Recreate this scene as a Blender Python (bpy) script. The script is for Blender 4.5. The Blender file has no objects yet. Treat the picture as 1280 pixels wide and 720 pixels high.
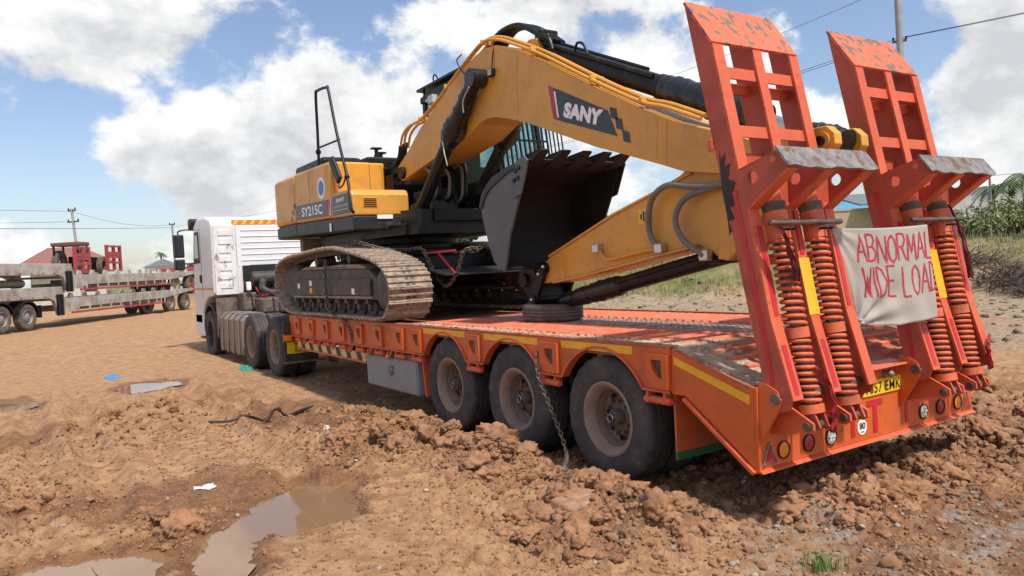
import bpy, bmesh, math, random
import numpy as np
from mathutils import Vector, Matrix

SC = bpy.context.scene
COL = SC.collection
R = math.radians
PI = math.pi

# ------------------------------------------------------------------ camera
cd = bpy.data.cameras.new('Camera')
cd.sensor_width = 36.0
cd.lens = 952.5 / 1280 * 36.0
cd.clip_start = 0.05
cd.clip_end = 3000
cam = bpy.data.objects.new('camera', cd)
COL.objects.link(cam)
SC.camera = cam
_r = Vector((0.8367, -0.5451, -0.0533)); _d = Vector((-0.0600, 0.0040, -0.9982)); _f = Vector((0.5443, 0.8384, -0.0294))
_f.normalize(); _r = (_r - _f * _r.dot(_f)).normalized(); _d = _f.cross(_r).normalized()
cam.matrix_world = Matrix(((_r.x, -_d.x, -_f.x, -3.971), (_r.y, -_d.y, -_f.y, -3.308), (_r.z, -_d.z, -_f.z, 1.801), (0, 0, 0, 1)))
SC.render.resolution_x = 1024
SC.render.resolution_y = 576

# ------------------------------------------------------------------ light
SUN_EL, SUN_AZ = 60.0, 176.0      # azimuth clockwise from +Y: the sun stands behind the trailer
SKY_STR, SUN_STR, EXPO = 0.076, 4.1, 0.15
SC.cycles.max_bounces = 6; SC.cycles.diffuse_bounces = 3; SC.cycles.glossy_bounces = 3; SC.cycles.transmission_bounces = 6
SC.view_settings.view_transform = 'Standard'
SC.view_settings.look = 'None'
SC.view_settings.exposure = EXPO
SC.view_settings.gamma = 1
sl = bpy.data.lights.new('sun', 'SUN')
sl.energy = SUN_STR; sl.angle = R(2.6); sl.color = (1.0, 0.95, 0.87)
sun = bpy.data.objects.new('sun', sl); COL.objects.link(sun)
_s = Vector((math.sin(R(SUN_AZ)) * math.cos(R(SUN_EL)), math.cos(R(SUN_AZ)) * math.cos(R(SUN_EL)), math.sin(R(SUN_EL))))
sun.rotation_euler = _s.to_track_quat('Z', 'Y').to_euler()
sun.location = (0, 0, 30)

W = bpy.data.worlds.new('World'); SC.world = W; W.use_nodes = True
W.cycles.sampling_method = 'MANUAL'; W.cycles.sample_map_resolution = 256
nt = W.node_tree; N = nt.nodes; L = nt.links
N.clear()
def nd(t, tree=None, **k):
    n = (tree or nt).nodes.new(t)
    for a, b in k.items(): setattr(n, a, b)
    return n
def math_node(tree, op, a, b=None, clamp=False):
    m = tree.nodes.new('ShaderNodeMath'); m.operation = op; m.use_clamp = clamp
    for i, v in enumerate((a, b)):
        if v is None: continue
        if isinstance(v, (int, float)): m.inputs[i].default_value = v
        else: tree.links.new(v, m.inputs[i])
    return m.outputs[0]
# cumulus field: a node group that returns the cloud density in a direction
g = bpy.data.node_groups.new('cloud_density', 'ShaderNodeTree')
g.interface.new_socket('Dir', in_out='INPUT', socket_type='NodeSocketVector')
g.interface.new_socket('Density', in_out='OUTPUT', socket_type='NodeSocketFloat')
gi = g.nodes.new('NodeGroupInput'); go = g.nodes.new('NodeGroupOutput')
mp = g.nodes.new('ShaderNodeMapping'); mp.inputs['Scale'].default_value = (1, 1, 1.35)
g.links.new(gi.outputs[0], mp.inputs[0])
n1 = g.nodes.new('ShaderNodeTexNoise'); n1.inputs['Scale'].default_value = 6.2; n1.inputs['Detail'].default_value = 6; n1.inputs['Roughness'].default_value = .56
n1.inputs['Distortion'].default_value = .15
g.links.new(mp.outputs[0], n1.inputs['Vector'])
nb = g.nodes.new('ShaderNodeTexNoise'); nb.inputs['Scale'].default_value = 14; nb.inputs['Detail'].default_value = 4; nb.inputs['Roughness'].default_value = .6
g.links.new(mp.outputs[0], nb.inputs['Vector'])
bl = math_node(g, 'ABSOLUTE', math_node(g, 'SUBTRACT', nb.outputs[0], .5))
acc = math_node(g, 'SUBTRACT', math_node(g, 'ADD', math_node(g, 'MULTIPLY', math_node(g, 'SUBTRACT', n1.outputs[0], .5), 1.55), .515), math_node(g, 'MULTIPLY', bl, .62))
BLOBS = [((.266, .938, .221), .13, .24), ((.177, .973, .146), .13, .36), ((.25, .962, .10), .10, .26), ((.10, .985, .13), .05, .22), ((.347, .925, .155), .12, .26), ((.437, .87, .23), .11, .24),
         ((.534, .791, .299), .10, .2), ((.069, .953, .296), .12, .28), ((.013, .977, .215), .05, .25), ((.618, .74, .265), .13, .22),
         ((.785, .587, .196), .13, .24), ((.893, .404, .198), .10, .30), ((.897, .435, .082), .15, .30), ((.90, .40, .13), .09, .22), ((.397, .869, .295), .10, .2),
         ((.239, .926, .292), .09, .1), ((.003, .998, .061), .05, .2), ((.115, .949, .292), .08, .26), ((.70, .69, .16), .09, .14),
         ((.53, .84, .12), .12, .2), ((.28, .955, .09), .10, .14),
         ((.038, .989, .144), .12, -.30), ((.47, .843, .262), .06, -.30), ((.861, .464, .21), .10, -.34), ((.135, .963, .227), .06, -.28),
         ((.262, .925, .275), .06, -.13), ((.089, .993, .073), .08, -.18), ((.821, .504, .27), .08, -.22), ((.361, .879, .312), .05, -.26), ((.56, .80, .22), .07, -.22), ((.42, .905, .075), .06, -.1), ((.86, .50, .12), .05, -.2)]
g.links.new(acc, go.inputs[0])
tc = nd('ShaderNodeTexCoord')
nrm = nd('ShaderNodeVectorMath', operation='NORMALIZE'); L.new(tc.outputs['Generated'], nrm.inputs[0])
def dens(off):
    v = nd('ShaderNodeVectorMath', operation='ADD'); L.new(nrm.outputs[0], v.inputs[0]); v.inputs[1].default_value = off
    k = nd('ShaderNodeGroup'); k.node_tree = g; L.new(v.outputs[0], k.inputs[0]); return k.outputs[0]
blob = 0.0
for c, rad, w in BLOBS:
    vm = nd('ShaderNodeVectorMath', operation='DISTANCE'); L.new(nrm.outputs[0], vm.inputs[0]); vm.inputs[1].default_value = Vector(c).normalized()
    mr = nd('ShaderNodeMapRange', interpolation_type='SMOOTHSTEP'); L.new(vm.outputs['Value'], mr.inputs[0])
    mr.inputs[1].default_value = rad * 1.35; mr.inputs[2].default_value = 0.0; mr.inputs[3].default_value = 0.0; mr.inputs[4].default_value = w * .72
    blob = math_node(nt, 'ADD', mr.outputs[0], blob)
d0 = math_node(nt, 'ADD', dens((0, 0, 0)), blob); d1 = math_node(nt, 'ADD', dens((-.008, -.02, .036)), blob)
sky = nd('ShaderNodeTexSky', sky_type='NISHITA', sun_disc=False)
sky.sun_elevation = R(SUN_EL); sky.sun_rotation = R(SUN_AZ); sky.air_density = 1.0; sky.dust_density = 1.2; sky.ozone_density = 1.6
cov = nd('ShaderNodeMapRange', interpolation_type='SMOOTHSTEP'); L.new(d0, cov.inputs[0])
cov.inputs[1].default_value = .465; cov.inputs[2].default_value = .66
sh = math_node(nt, 'ADD', math_node(nt, 'MULTIPLY', d1, .8), math_node(nt, 'MULTIPLY', math_node(nt, 'SUBTRACT', d1, d0), .7))
shr = nd('ShaderNodeValToRGB'); L.new(sh, shr.inputs[0])
shr.color_ramp.elements[0].position = .36; shr.color_ramp.elements[0].color = (12.4, 12.4, 12.3, 1)
shr.color_ramp.elements[1].position = .86; shr.color_ramp.elements[1].color = (7.8, 8.0, 8.4, 1)
e = shr.color_ramp.elements.new(.58); e.color = (10.4, 10.5, 10.6, 1)
mx = nd('ShaderNodeMix', data_type='RGBA'); L.new(cov.outputs[0], mx.inputs['Factor'])
skm = nd('ShaderNodeMix', data_type='RGBA', blend_type='MULTIPLY'); skm.inputs['Factor'].default_value = 1.0
L.new(sky.outputs[0], skm.inputs['A']); skm.inputs['B'].default_value = (2.0, 1.90, 1.92, 1)
L.new(skm.outputs['Result'], mx.inputs['A']); L.new(shr.outputs[0], mx.inputs['B'])
bg = nd('ShaderNodeBackground'); bg.inputs['Strength'].default_value = SKY_STR
L.new(mx.outputs['Result'], bg.inputs['Color'])
wo = nd('ShaderNodeOutputWorld'); L.new(bg.outputs[0], wo.inputs['Surface'])

# ------------------------------------------------------------------ helpers
random.seed(7)
RNG = np.random.default_rng(11)
PINV = {}
def reg(o, label=None, cat=None, group=None, kind=None):
    if label: o['label'] = label
    if cat: o['category'] = cat
    if group: o['group'] = group
    if kind: o['kind'] = kind
    return o
def thing(name, loc, label, cat, group=None, rz=None):
    """Empty at a thing's base. With rz given its parts are written in its own axes, else in world axes."""
    o = bpy.data.objects.new(name, None); COL.objects.link(o); o.location = loc; o.empty_display_size = .3
    if rz is not None: o.rotation_euler = (0, 0, rz); PINV[o] = Matrix()
    else: PINV[o] = Matrix.Translation(-Vector(loc))
    return reg(o, label, cat, group)
def attach(o, parent):
    o.parent = parent
    o.matrix_parent_inverse = PINV.get(parent, Matrix())
class MB:
    def __init__(s): s.v = []; s.f = []; s.c = []
    def add(s, vs, fs):
        k = len(s.v); s.c.append((k, len(s.f))); s.v += [tuple(p) for p in vs]; s.f += [tuple(i + k for i in q) for q in fs]; return s
    def box(s, x0, x1, y0, y1, z0, z1):
        return s.add([(x, y, z) for z in (z0, z1) for y in (y0, y1) for x in (x0, x1)],
                     [(0, 1, 3, 2), (4, 6, 7, 5), (0, 4, 5, 1), (2, 3, 7, 6), (0, 2, 6, 4), (1, 5, 7, 3)])
    def prism(s, poly, axis, a, b):
        n = len(poly)
        def P(p, t): return (t, p[0], p[1]) if axis == 'x' else (p[0], t, p[1]) if axis == 'y' else (p[0], p[1], t)
        return s.add([P(p, a) for p in poly] + [P(p, b) for p in poly],
                     [tuple(range(n)), tuple(range(2 * n - 1, n - 1, -1))] + [(i, (i + 1) % n, n + (i + 1) % n, n + i) for i in range(n)])
    def obar(s, p0, p1, w, h, up=(0, 0, 1)):
        p0 = Vector(p0); p1 = Vector(p1); d = (p1 - p0).normalized(); sd = d.cross(Vector(up)).normalized(); u = sd.cross(d)
        vs = [p + sd * (w / 2 * a) + u * (h / 2 * b) for p in (p0, p1) for a, b in ((-1, -1), (1, -1), (1, 1), (-1, 1))]
        return s.add(vs, [(0, 1, 2, 3), (7, 6, 5, 4)] + [(i, 4 + i, 4 + (i + 1) % 4, (i + 1) % 4) for i in range(4)])
    def tube(s, pts, r, n=8, closed=False):
        pts = [Vector(p) for p in pts]; m = len(pts); rings = []
        rs = r if isinstance(r, (list, tuple)) else [r] * m
        u = None
        for i in range(m):
            t = (pts[(i + 1) % m] - pts[i - 1]) if closed else (pts[min(i + 1, m - 1)] - pts[max(i - 1, 0)])
            t.normalize()
            if u is None:
                u = t.orthogonal().normalized()
            else:
                u = (u - t * u.dot(t)); u = u.normalized() if u.length > 1e-6 else t.orthogonal().normalized()
            w = t.cross(u)
            rings.append([pts[i] + (u * math.cos(2 * PI * k / n) + w * math.sin(2 * PI * k / n)) * rs[i] for k in range(n)])
        fs = []
        for i in range(m if closed else m - 1):
            j = (i + 1) % m
            fs += [(i * n + k, i * n + (k + 1) % n, j * n + (k + 1) % n, j * n + k) for k in range(n)]
        if not closed: fs += [tuple(range(n - 1, -1, -1)), tuple((m - 1) * n + k for k in range(n))]
        return s.add([p for q in rings for p in q], fs)
    def cyl(s, p0, p1, r, n=16, r2=None):
        return s.tube([p0, p1], [r, r if r2 is None else r2], n)
    def lathe(s, prof, c, axis='x', n=32, closed=False, mod=None):
        """prof: (radius, offset along axis)"""
        m = len(prof); vs = []
        for k in range(n):
            a = 2 * PI * k / n
            for i, (r, h) in enumerate(prof):
                if mod: r = mod(i, k, r)
                p = (h, r * math.cos(a), r * math.sin(a)) if axis == 'x' else (r * math.cos(a), h, r * math.sin(a)) if axis == 'y' else (r * math.cos(a), r * math.sin(a), h)
                vs.append((c[0] + p[0], c[1] + p[1], c[2] + p[2]))
        fs = []
        for k in range(n):
            j = (k + 1) % n
            for i in range(m if closed else m - 1):
                i2 = (i + 1) % m
                fs.append((k * m + i, k * m + i2, j * m + i2, j * m + i))
        return s.add(vs, fs)
    def ball(s, c, r, n=8, m=6, sq=(1, 1, 1)):
        pr = [(max(r * math.sin(PI * i / m), 1e-4), -r * math.cos(PI * i / m)) for i in range(m + 1)]
        k0 = len(s.v); s.lathe(pr, (0, 0, 0), 'z', n)
        for i in range(k0, len(s.v)):
            v = s.v[i]; s.v[i] = (c[0] + v[0] * sq[0], c[1] + v[1] * sq[1], c[2] + v[2] * sq[2])
        return s
    def xf(s, M):
        s.v = [tuple(M @ Vector(p)) for p in s.v]; return s
    def mesh(s, name, m=None, smooth=False, normals=True, sharp=38):
        me = bpy.data.meshes.new(name); me.from_pydata([tuple(p) for p in s.v], [], s.f)
        if normals or smooth:
            bm = bmesh.new(); bm.from_mesh(me)
            if normals: bmesh.ops.recalc_face_normals(bm, faces=bm.faces)
            if smooth:
                for f in bm.faces: f.smooth = True
                for ed in bm.edges:
                    if len(ed.link_faces) == 2 and ed.calc_face_angle(0) > R(sharp): ed.smooth = False
            bm.to_mesh(me); bm.free()
        if m: me.materials.append(m)
        return me
    def each(s, name, m, parent=None, **kw):
        """one object for each piece added"""
        ends = s.c[1:] + [(len(s.v), len(s.f))]; out = []
        for (v0, f0), (v1, f1) in zip(s.c, ends):
            q = MB(); q.add(s.v[v0:v1], [tuple(i - v0 for i in f) for f in s.f[f0:f1]]); out.append(q.build(name, m, parent, **kw))
        return out
    def build(s, name, m, parent=None, smooth=False, bevel=0, seg=2, sharp=38):
        return link(name, s.mesh(name, m, smooth, True, sharp), parent, bevel, seg)
def link(name, me, parent=None, bevel=0, seg=2, loc=None, rot=None):
    o = bpy.data.objects.new(name, me); COL.objects.link(o)
    if loc is not None: o.location = loc
    if rot is not None: o.rotation_euler = rot
    if parent is not None: attach(o, parent)
    if bevel:
        b = o.modifiers.new('bevel', 'BEVEL'); b.width = bevel; b.segments = seg; b.limit_method = 'ANGLE'; b.angle_limit = R(40)
    return o
def copy_tree(o, parent=None, dloc=None):
    c = o.copy(); COL.objects.link(c)
    if parent is not None: c.parent = parent; c.matrix_parent_inverse = o.matrix_parent_inverse.copy()
    PINV[c] = PINV.get(o, Matrix())
    for ch in list(o.children): copy_tree(ch, c)
    if dloc is not None: c.location = Vector(c.location) + Vector(dloc)
    return c
def circ(cy, cz, r, a0=0, a1=360, n=16):
    return [(cy + r * math.cos(R(a0 + (a1 - a0) * i / n)), cz + r * math.sin(R(a0 + (a1 - a0) * i / n))) for i in range(n + (0 if (a1 - a0) % 360 == 0 else 1))]
def keyhole(outer, hole):
    """outer polygon with one hole joined by a slit"""
    i0, j0 = min(((i, j) for i in range(len(outer)) for j in range(len(hole))), key=lambda t: (outer[t[0]][0] - hole[t[1]][0]) ** 2 + (outer[t[0]][1] - hole[t[1]][1]) ** 2)
    def area(p): return sum(p[i][0] * p[(i + 1) % len(p)][1] - p[(i + 1) % len(p)][0] * p[i][1] for i in range(len(p)))
    h = hole[j0:] + hole[:j0]
    if area(outer) * area(hole) > 0: h = [h[0]] + h[1:][::-1]
    o = outer[i0:] + outer[:i0]
    return o + [o[0]] + h + [h[0]]
def catmull(pts, n=6):
    P = [Vector(p) for p in pts]; out = []
    for i in range(len(P) - 1):
        a, b, c, d = P[max(i - 1, 0)], P[i], P[i + 1], P[min(i + 2, len(P) - 1)]
        for k in range(n):
            t = k / n
            out.append(.5 * ((2 * b) + (c - a) * t + (2 * a - 5 * b + 4 * c - d) * t * t + (3 * b - a - 3 * c + d) * t ** 3))
    out.append(P[-1]); return out

# ------------------------------------------------------------------ materials
def mat(name, base, rough=.5, metal=0., var=.12, vscale=2.5, dirt=None, amt=0., dscale=3., soft=.12, bump=0., bscale=40., spec=.5, dirt2=None, amt2=0., d2scale=9., drough=.9, stretch=None):
    m = bpy.data.materials.new(name); m.use_nodes = True
    t = m.node_tree; b = t.nodes['Principled BSDF']
    b.inputs['Roughness'].default_value = rough; b.inputs['Metallic'].default_value = metal
    b.inputs['Specular IOR Level'].default_value = spec
    ge = t.nodes.new('ShaderNodeNewGeometry'); pos = ge.outputs['Position']
    if stretch:
        mp_ = t.nodes.new('ShaderNodeMapping'); mp_.inputs['Scale'].default_value = stretch; t.links.new(pos, mp_.inputs[0]); pos = mp_.outputs[0]
    def noise(sc, det=6, ro=.6):
        n = t.nodes.new('ShaderNodeTexNoise'); n.inputs['Scale'].default_value = sc; n.inputs['Detail'].default_value = det; n.inputs['Roughness'].default_value = ro
        t.links.new(pos, n.inputs['Vector']); return n.outputs[0]
    def mix(fac, a, c):
        x = t.nodes.new('ShaderNodeMix'); x.data_type = 'RGBA'
        t.links.new(fac, x.inputs['Factor'])
        for i, v in (('A', a), ('B', c)):
            if isinstance(v, tuple): x.inputs[i].default_value = (*v[:3], 1)
            else: t.links.new(v, x.inputs[i])
        return x.outputs['Result']
    def thresh(o, lo, hi):
        r = t.nodes.new('ShaderNodeMapRange'); r.interpolation_type = 'SMOOTHSTEP'; t.links.new(o, r.inputs[0]); r.inputs[1].default_value = lo; r.inputs[2].default_value = hi
        return r.outputs[0]
    c = mix(thresh(noise(vscale), .3, .7), tuple(x * (1 - var) for x in base), tuple(min(1, x * (1 + var)) for x in base))
    rg = None
    for dcol, am, sc in ((dirt, amt, dscale), (dirt2, amt2, d2scale)):
        if dcol is None or am <= 0: continue
        th = .5 + (.5 - am) * .5
        k = thresh(noise(sc, 10, .68), th - soft, th + soft)
        c = mix(k, c, dcol)
        mm = t.nodes.new('ShaderNodeMapRange'); t.links.new(k, mm.inputs[0]); mm.inputs[3].default_value = rough; mm.inputs[4].default_value = drough
        rg = mm.outputs[0] if rg is None else math_node(t, 'MAXIMUM', rg, mm.outputs[0])
    t.links.new(c, b.inputs['Base Color'])
    if rg is not None: t.links.new(rg, b.inputs['Roughness'])
    if bump:
        bn = t.nodes.new('ShaderNodeBump'); bn.inputs['Strength'].default_value = bump; bn.inputs['Distance'].default_value = .01
        t.links.new(noise(bscale, 5), bn.inputs['Height']); t.links.new(bn.outputs[0], b.inputs['Normal'])
    return m
MUD = (.30, .17, .095)
M = dict(
    orange=mat('orange_paint', (.61, .112, .022), .42, var=.10, dirt=(.30, .12, .06), amt=.26, dscale=2.2, soft=.12, dirt2=(.16, .08, .045), amt2=.15, d2scale=11, bump=.06, bscale=25),
    ramp=mat('ramp_paint', (.61, .108, .040), .5, var=.10, dirt=(.42, .12, .06), amt=.26, dscale=2.6, soft=.12, dirt2=(.13, .065, .045), amt2=.16, d2scale=13, bump=.08, bscale=25),
    ramp_shaded=mat('ramp_shaded_paint', (.46, .080, .045), .55, var=.14, dirt=(.26, .075, .05), amt=.30, dscale=2.2, soft=.12, dirt2=(.10, .05, .04), amt2=.12, d2scale=16, bump=.08, bscale=25),  # ramp paint darkened to carry the shade of its side faces, dirt on top
    spring=mat('rusty_spring', (.60, .125, .05), .6, var=.2, vscale=8, dirt=(.26, .09, .045), amt=.26, dscale=7, soft=.12, dirt2=(.10, .05, .035), amt2=.18, d2scale=20),
    ramp_toe=mat('ramp_toe_worn', (.72, .14, .06), .55, var=.12, dirt=(.17, .13, .10), amt=.42, dscale=10, soft=.05, dirt2=(.40, .33, .28), amt2=.12, d2scale=26, bump=.25, bscale=60),
    deck=mat('deck_paint', (.42, .125, .07), .88, spec=.2, var=.22, vscale=5, dirt=(.32, .18, .12), amt=.46, dscale=3.2, soft=.10, dirt2=(.16, .09, .06), amt2=.24, d2scale=9, bump=.2, bscale=70),
    deck_bar=mat('deck_bar_paint', (.70, .185, .10), .85, spec=.2, var=.2, vscale=7, dirt=(.46, .26, .18), amt=.36, dscale=5, soft=.10),
    yellow=mat('excavator_yellow', (.69, .325, .04), .38, var=.06, vscale=1.2, dirt=(.44, .25, .10), amt=.24, dscale=1.7, soft=.2, dirt2=(.36, .22, .11), amt2=.13, d2scale=12, bump=.03, bscale=8, drough=.7),
    yellow_front=None,
    black=mat('black_paint', (.0085, .0088, .0095), .42, spec=.3, var=.2, dirt=(.07, .052, .04), amt=.15, dscale=4, soft=.15),
    dgrey=mat('dark_grey_paint', (.022, .024, .027), .45, spec=.35, var=.15, dirt=(.12, .09, .07), amt=.18, dscale=3, soft=.15),
    bgrey=mat('bucket_grey', (.095, .104, .112), .5, var=.12, dirt=(.16, .13, .11), amt=.2, dscale=4, soft=.2, bump=.05),
    bin_=mat('bucket_inside', (.009, .0085, .0088), .75, var=.3, dirt=(.04, .025, .02), amt=.25, dscale=4, soft=.2),
    wrap=mat('black_wrap', (.013, .013, .014), .32, var=.2, bump=.5, bscale=18),
    rubber=mat('tyre_rubber', (.033, .035, .039), .75, var=.2, vscale=6, dirt=(.105, .082, .066), amt=.34, dscale=4, soft=.2, dirt2=(.24, .155, .10), amt2=.10, d2scale=11, bump=.35, bscale=50),
    rubber2=mat('tyre_rubber_dusty', (.075, .068, .062), .85, var=.2, vscale=6, dirt=(.20, .15, .11), amt=.40, dscale=5, soft=.2, bump=.25, bscale=60),
    rim=mat('rim_dusty', (.23, .165, .125), .75, var=.2, dirt=(.36, .24, .165), amt=.42, dscale=6, soft=.2, dirt2=(.07, .05, .04), amt2=.15, d2scale=12),
    shoe=mat('track_shoe_mud', (.34, .255, .185), .8, var=.3, vscale=9, dirt=(.14, .10, .08), amt=.36, dscale=12, soft=.12, dirt2=(.47, .37, .28), amt2=.28, d2scale=20, bump=.5, bscale=60),
    frame=mat('track_frame', (.040, .040, .041), .6, var=.2, dirt=(.16, .125, .10), amt=.42, dscale=5, soft=.2, bump=.1),
    steel=mat('worn_steel', (.27, .25, .235), .5, .6, var=.3, vscale=14, dirt=(.20, .13, .09), amt=.4, dscale=9, soft=.08, dirt2=(.55, .53, .5), amt2=.14, d2scale=24, bump=.3, bscale=60),
    pin=mat('pin_steel', (.16, .13, .11), .5, .5, var=.3, dirt=(.12, .08, .06), amt=.4, dscale=12),
    chrome=mat('hose_fitting', (.55, .55, .55), .3, .9, var=.1),
    hosebraid=mat('grey_hose', (.20, .19, .18), .6, .2, var=.2, bump=.6, bscale=160),
    red=mat('red_reflective', (.50, .018, .028), .35, var=.12, dirt=(.35, .09, .05), amt=.22, dscale=6, soft=.1),
    yrefl=mat('yellow_reflective', (.86, .43, .025), .35, var=.10, dirt=(.5, .22, .06), amt=.22, dscale=5, soft=.1),
    toolbox=mat('toolbox_grey', (.22, .235, .25), .45, var=.06, dirt=(.25, .2, .16), amt=.18, dscale=2.4, soft=.2),
    white=mat('cab_white', (.74, .75, .76), .32, var=.04, dirt=(.42, .34, .28), amt=.13, dscale=5, soft=.1),
    white_mud=mat('cab_white_muddy', (.72, .72, .72), .42, var=.05, dirt=(.33, .22, .15), amt=.30, dscale=9, soft=.06, dirt2=(.22, .14, .09), amt2=.20, d2scale=30, stretch=(1, 1, .45)),
    plastic=mat('black_plastic', (.022, .023, .025), .55, var=.2, dirt=(.11, .085, .065), amt=.28, dscale=4, soft=.2),
    tank=mat('fuel_tank', (.24, .205, .175), .5, .3, var=.2, dirt=(.28, .20, .14), amt=.45, dscale=4, soft=.2),
    chassis=mat('dusty_chassis', (.07, .06, .052), .75, var=.3, dirt=(.25, .18, .13), amt=.42, dscale=6, soft=.2),
    plate=mat('plate_yellow', (.78, .52, .02), .4, var=.05),
    ink=mat('black_ink', (.012, .012, .012), .5, var=.05),
    letter=mat('white_letter', (.86, .86, .86), .4, var=.02),
    decal=mat('dark_decal', (.032, .037, .045), .35, var=.08),
    decal_red=mat('decal_red', (.45, .02, .03), .4, var=.05),
    blue=mat('decal_blue', (.04, .17, .42), .4, var=.1),
    amber=mat('amber_lens', (.80, .24, .01), .18, var=.1), rlens=mat('red_lens', (.36, .03, .03), .2, var=.1), clens=mat('clear_lens', (.55, .55, .50), .18, var=.15, vscale=40),
    banner=mat('banner_cloth', (.37, .345, .31), .85, var=.06, vscale=3, dirt=(.42, .36, .30), amt=.30, dscale=2.4, soft=.25, bump=.15, bscale=140),
    paintred=mat('brushed_red_paint', (.42, .035, .045), .7, var=.25, vscale=30),
    strap=mat('red_strap', (.30, .012, .022), .8, var=.3, vscale=12, bump=.5, bscale=50), strap_dark=mat('maroon_strap', (.12, .014, .022), .85, var=.3, vscale=12, bump=.5, bscale=50),
    rope=mat('pale_cord', (.6, .57, .5), .8),
    chain=mat('chain_steel', (.14, .12, .10), .6, .4, var=.3, dirt=(.25, .16, .1), amt=.35, dscale=12),
    green=mat('green_flap_edge', (.02, .13, .04), .7, var=.2),
    mud=mat('dry_mud', MUD, .95, var=.3, vscale=8, bump=.4),
)
gl = bpy.data.materials.new('cab_glass'); gl.use_nodes = True
_b = gl.node_tree.nodes['Principled BSDF']; _b.inputs['Base Color'].default_value = (.62, .80, .76, 1); _b.inputs['Roughness'].default_value = .03
_b.inputs['Transmission Weight'].default_value = .85; _b.inputs['IOR'].default_value = 1.15
M['glass'] = gl
dg = bpy.data.materials.new('dark_glass'); dg.use_nodes = True
_b = dg.node_tree.nodes['Principled BSDF']; _b.inputs['Base Color'].default_value = (.02, .025, .03, 1); _b.inputs['Roughness'].default_value = .05
M['dglass'] = dg

def text(body, name, m, parent, origin, xdir, ydir, width, height, shear=0., bold=0., depth=.0, spacing=1.):
    """flat lettering fitted to width x height in the plane of xdir / ydir, its lower left at origin"""
    cu = bpy.data.curves.new(name, 'FONT'); cu.body = body; cu.size = 1; cu.shear = shear; cu.offset = bold; cu.space_character = spacing; cu.resolution_u = 4
    o = bpy.data.objects.new(name, cu); COL.objects.link(o)
    bpy.context.view_layer.update()
    me = bpy.data.meshes.new_from_object(o.evaluated_get(bpy.context.evaluated_depsgraph_get()))
    bpy.data.objects.remove(o); bpy.data.curves.remove(cu)
    n = len(me.vertices); co = np.empty(n * 3, 'f'); me.vertices.foreach_get('co', co); co = co.reshape(-1, 3)
    lo = co.min(0); hi = co.max(0)
    u = (co[:, 0] - lo[0]) / max(hi[0] - lo[0], 1e-6) * width; v = (co[:, 1] - lo[1]) / max(hi[1] - lo[1], 1e-6) * height
    xd = np.array(Vector(xdir).normalized()); yd = np.array(Vector(ydir).normalized())
    P = np.array(origin)[None] + u[:, None] * xd + v[:, None] * yd
    me.vertices.foreach_set('co', P.astype('f').ravel()); me.materials.clear(); me.materials.append(m); me.name = name
    me.update()
    return link(name, me, parent)

# ------------------------------------------------------------------ terrain
def _h(ix, iy, s):
    h = (ix.astype(np.int64) * 374761393 + iy.astype(np.int64) * 668265263 + s * 1274126177) & 0xffffffff
    h = ((h ^ (h >> 13)) * 1274126177) & 0xffffffff
    return ((h ^ (h >> 16)) & 0xffffff) / float(0x1000000)
def pn(x, y, s=0):
    x = np.asarray(x, float); y = np.asarray(y, float)
    ix = np.floor(x); iy = np.floor(y); fx = x - ix; fy = y - iy
    u = fx * fx * fx * (fx * (fx * 6 - 15) + 10); v = fy * fy * fy * (fy * (fy * 6 - 15) + 10)
    def gr(a, b):
        t = _h(ix + a, iy + b, s) * 2 * PI
        return np.cos(t) * (fx - a) + np.sin(t) * (fy - b)
    return ((gr(0, 0) * (1 - u) + gr(1, 0) * u) * (1 - v) + (gr(0, 1) * (1 - u) + gr(1, 1) * u) * v) * 1.5
def fbm(x, y, o=4, s=0, g=.5):
    t = 0; a = 1; f = 1
    for i in range(o): t = t + a * pn(x * f, y * f, s + i * 17); a *= g; f *= 2.03
    return t
def billow(x, y, o=4, s=0):
    t = 0; a = 1; f = 1
    for i in range(o): t = t + a * (1 - 2.2 * np.abs(pn(x * f, y * f, s + i * 13))); a *= .52; f *= 2.1
    return t
def worley(x, y, s=0):
    ix = np.floor(x); iy = np.floor(y); d = np.full(np.shape(x), 9.)
    for a in (-1, 0, 1):
        for b in (-1, 0, 1):
            px = ix + a + _h(ix + a, iy + b, s); py = iy + b + _h(ix + a, iy + b, s + 5)
            d = np.minimum(d, (px - x) ** 2 + (py - y) ** 2)
    return np.sqrt(d)
def gran(x, y, f, s): return np.clip(1 - (worley(x * f, y * f, s) / .66) ** 2, 0, 1)
def sst(a, b, x):
    t = np.clip((x - a) / (b - a), 0, 1); return t * t * (3 - 2 * t)
def gau(x, y, cx, cy, rx, ry=None): return np.exp(-((x - cx) / rx) ** 2 - ((y - cy) / (ry or rx)) ** 2)
PUDZ = (-.034, -.034, -.041, -.034)
PUD = [[(-2.94, 1.95, .20), (-2.78, 2.35, .24), (-2.52, 2.58, .22), (-2.28, 2.85, .24), (-1.98, 3.02, .24), (-2.12, 2.55, .26), (-1.80, 2.95, .22), (-2.98, 1.62, .18), (-2.42, 2.25, .2), (-2.05, 2.25, .16)],
       [(-2.05, 11.75, .30), (-2.35, 11.6, .26), (-1.75, 11.88, .22), (-2.2, 11.95, .25)],
       [(-3.95, 2.40, .26), (-3.68, 2.32, .26), (-3.45, 2.25, .22), (-3.6, 2.05, .25), (-4.2, 2.3, .25)],
       [(-4.2, 11.3, .3), (-4.05, 11.2, .25)]]
ZW = -.055
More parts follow.
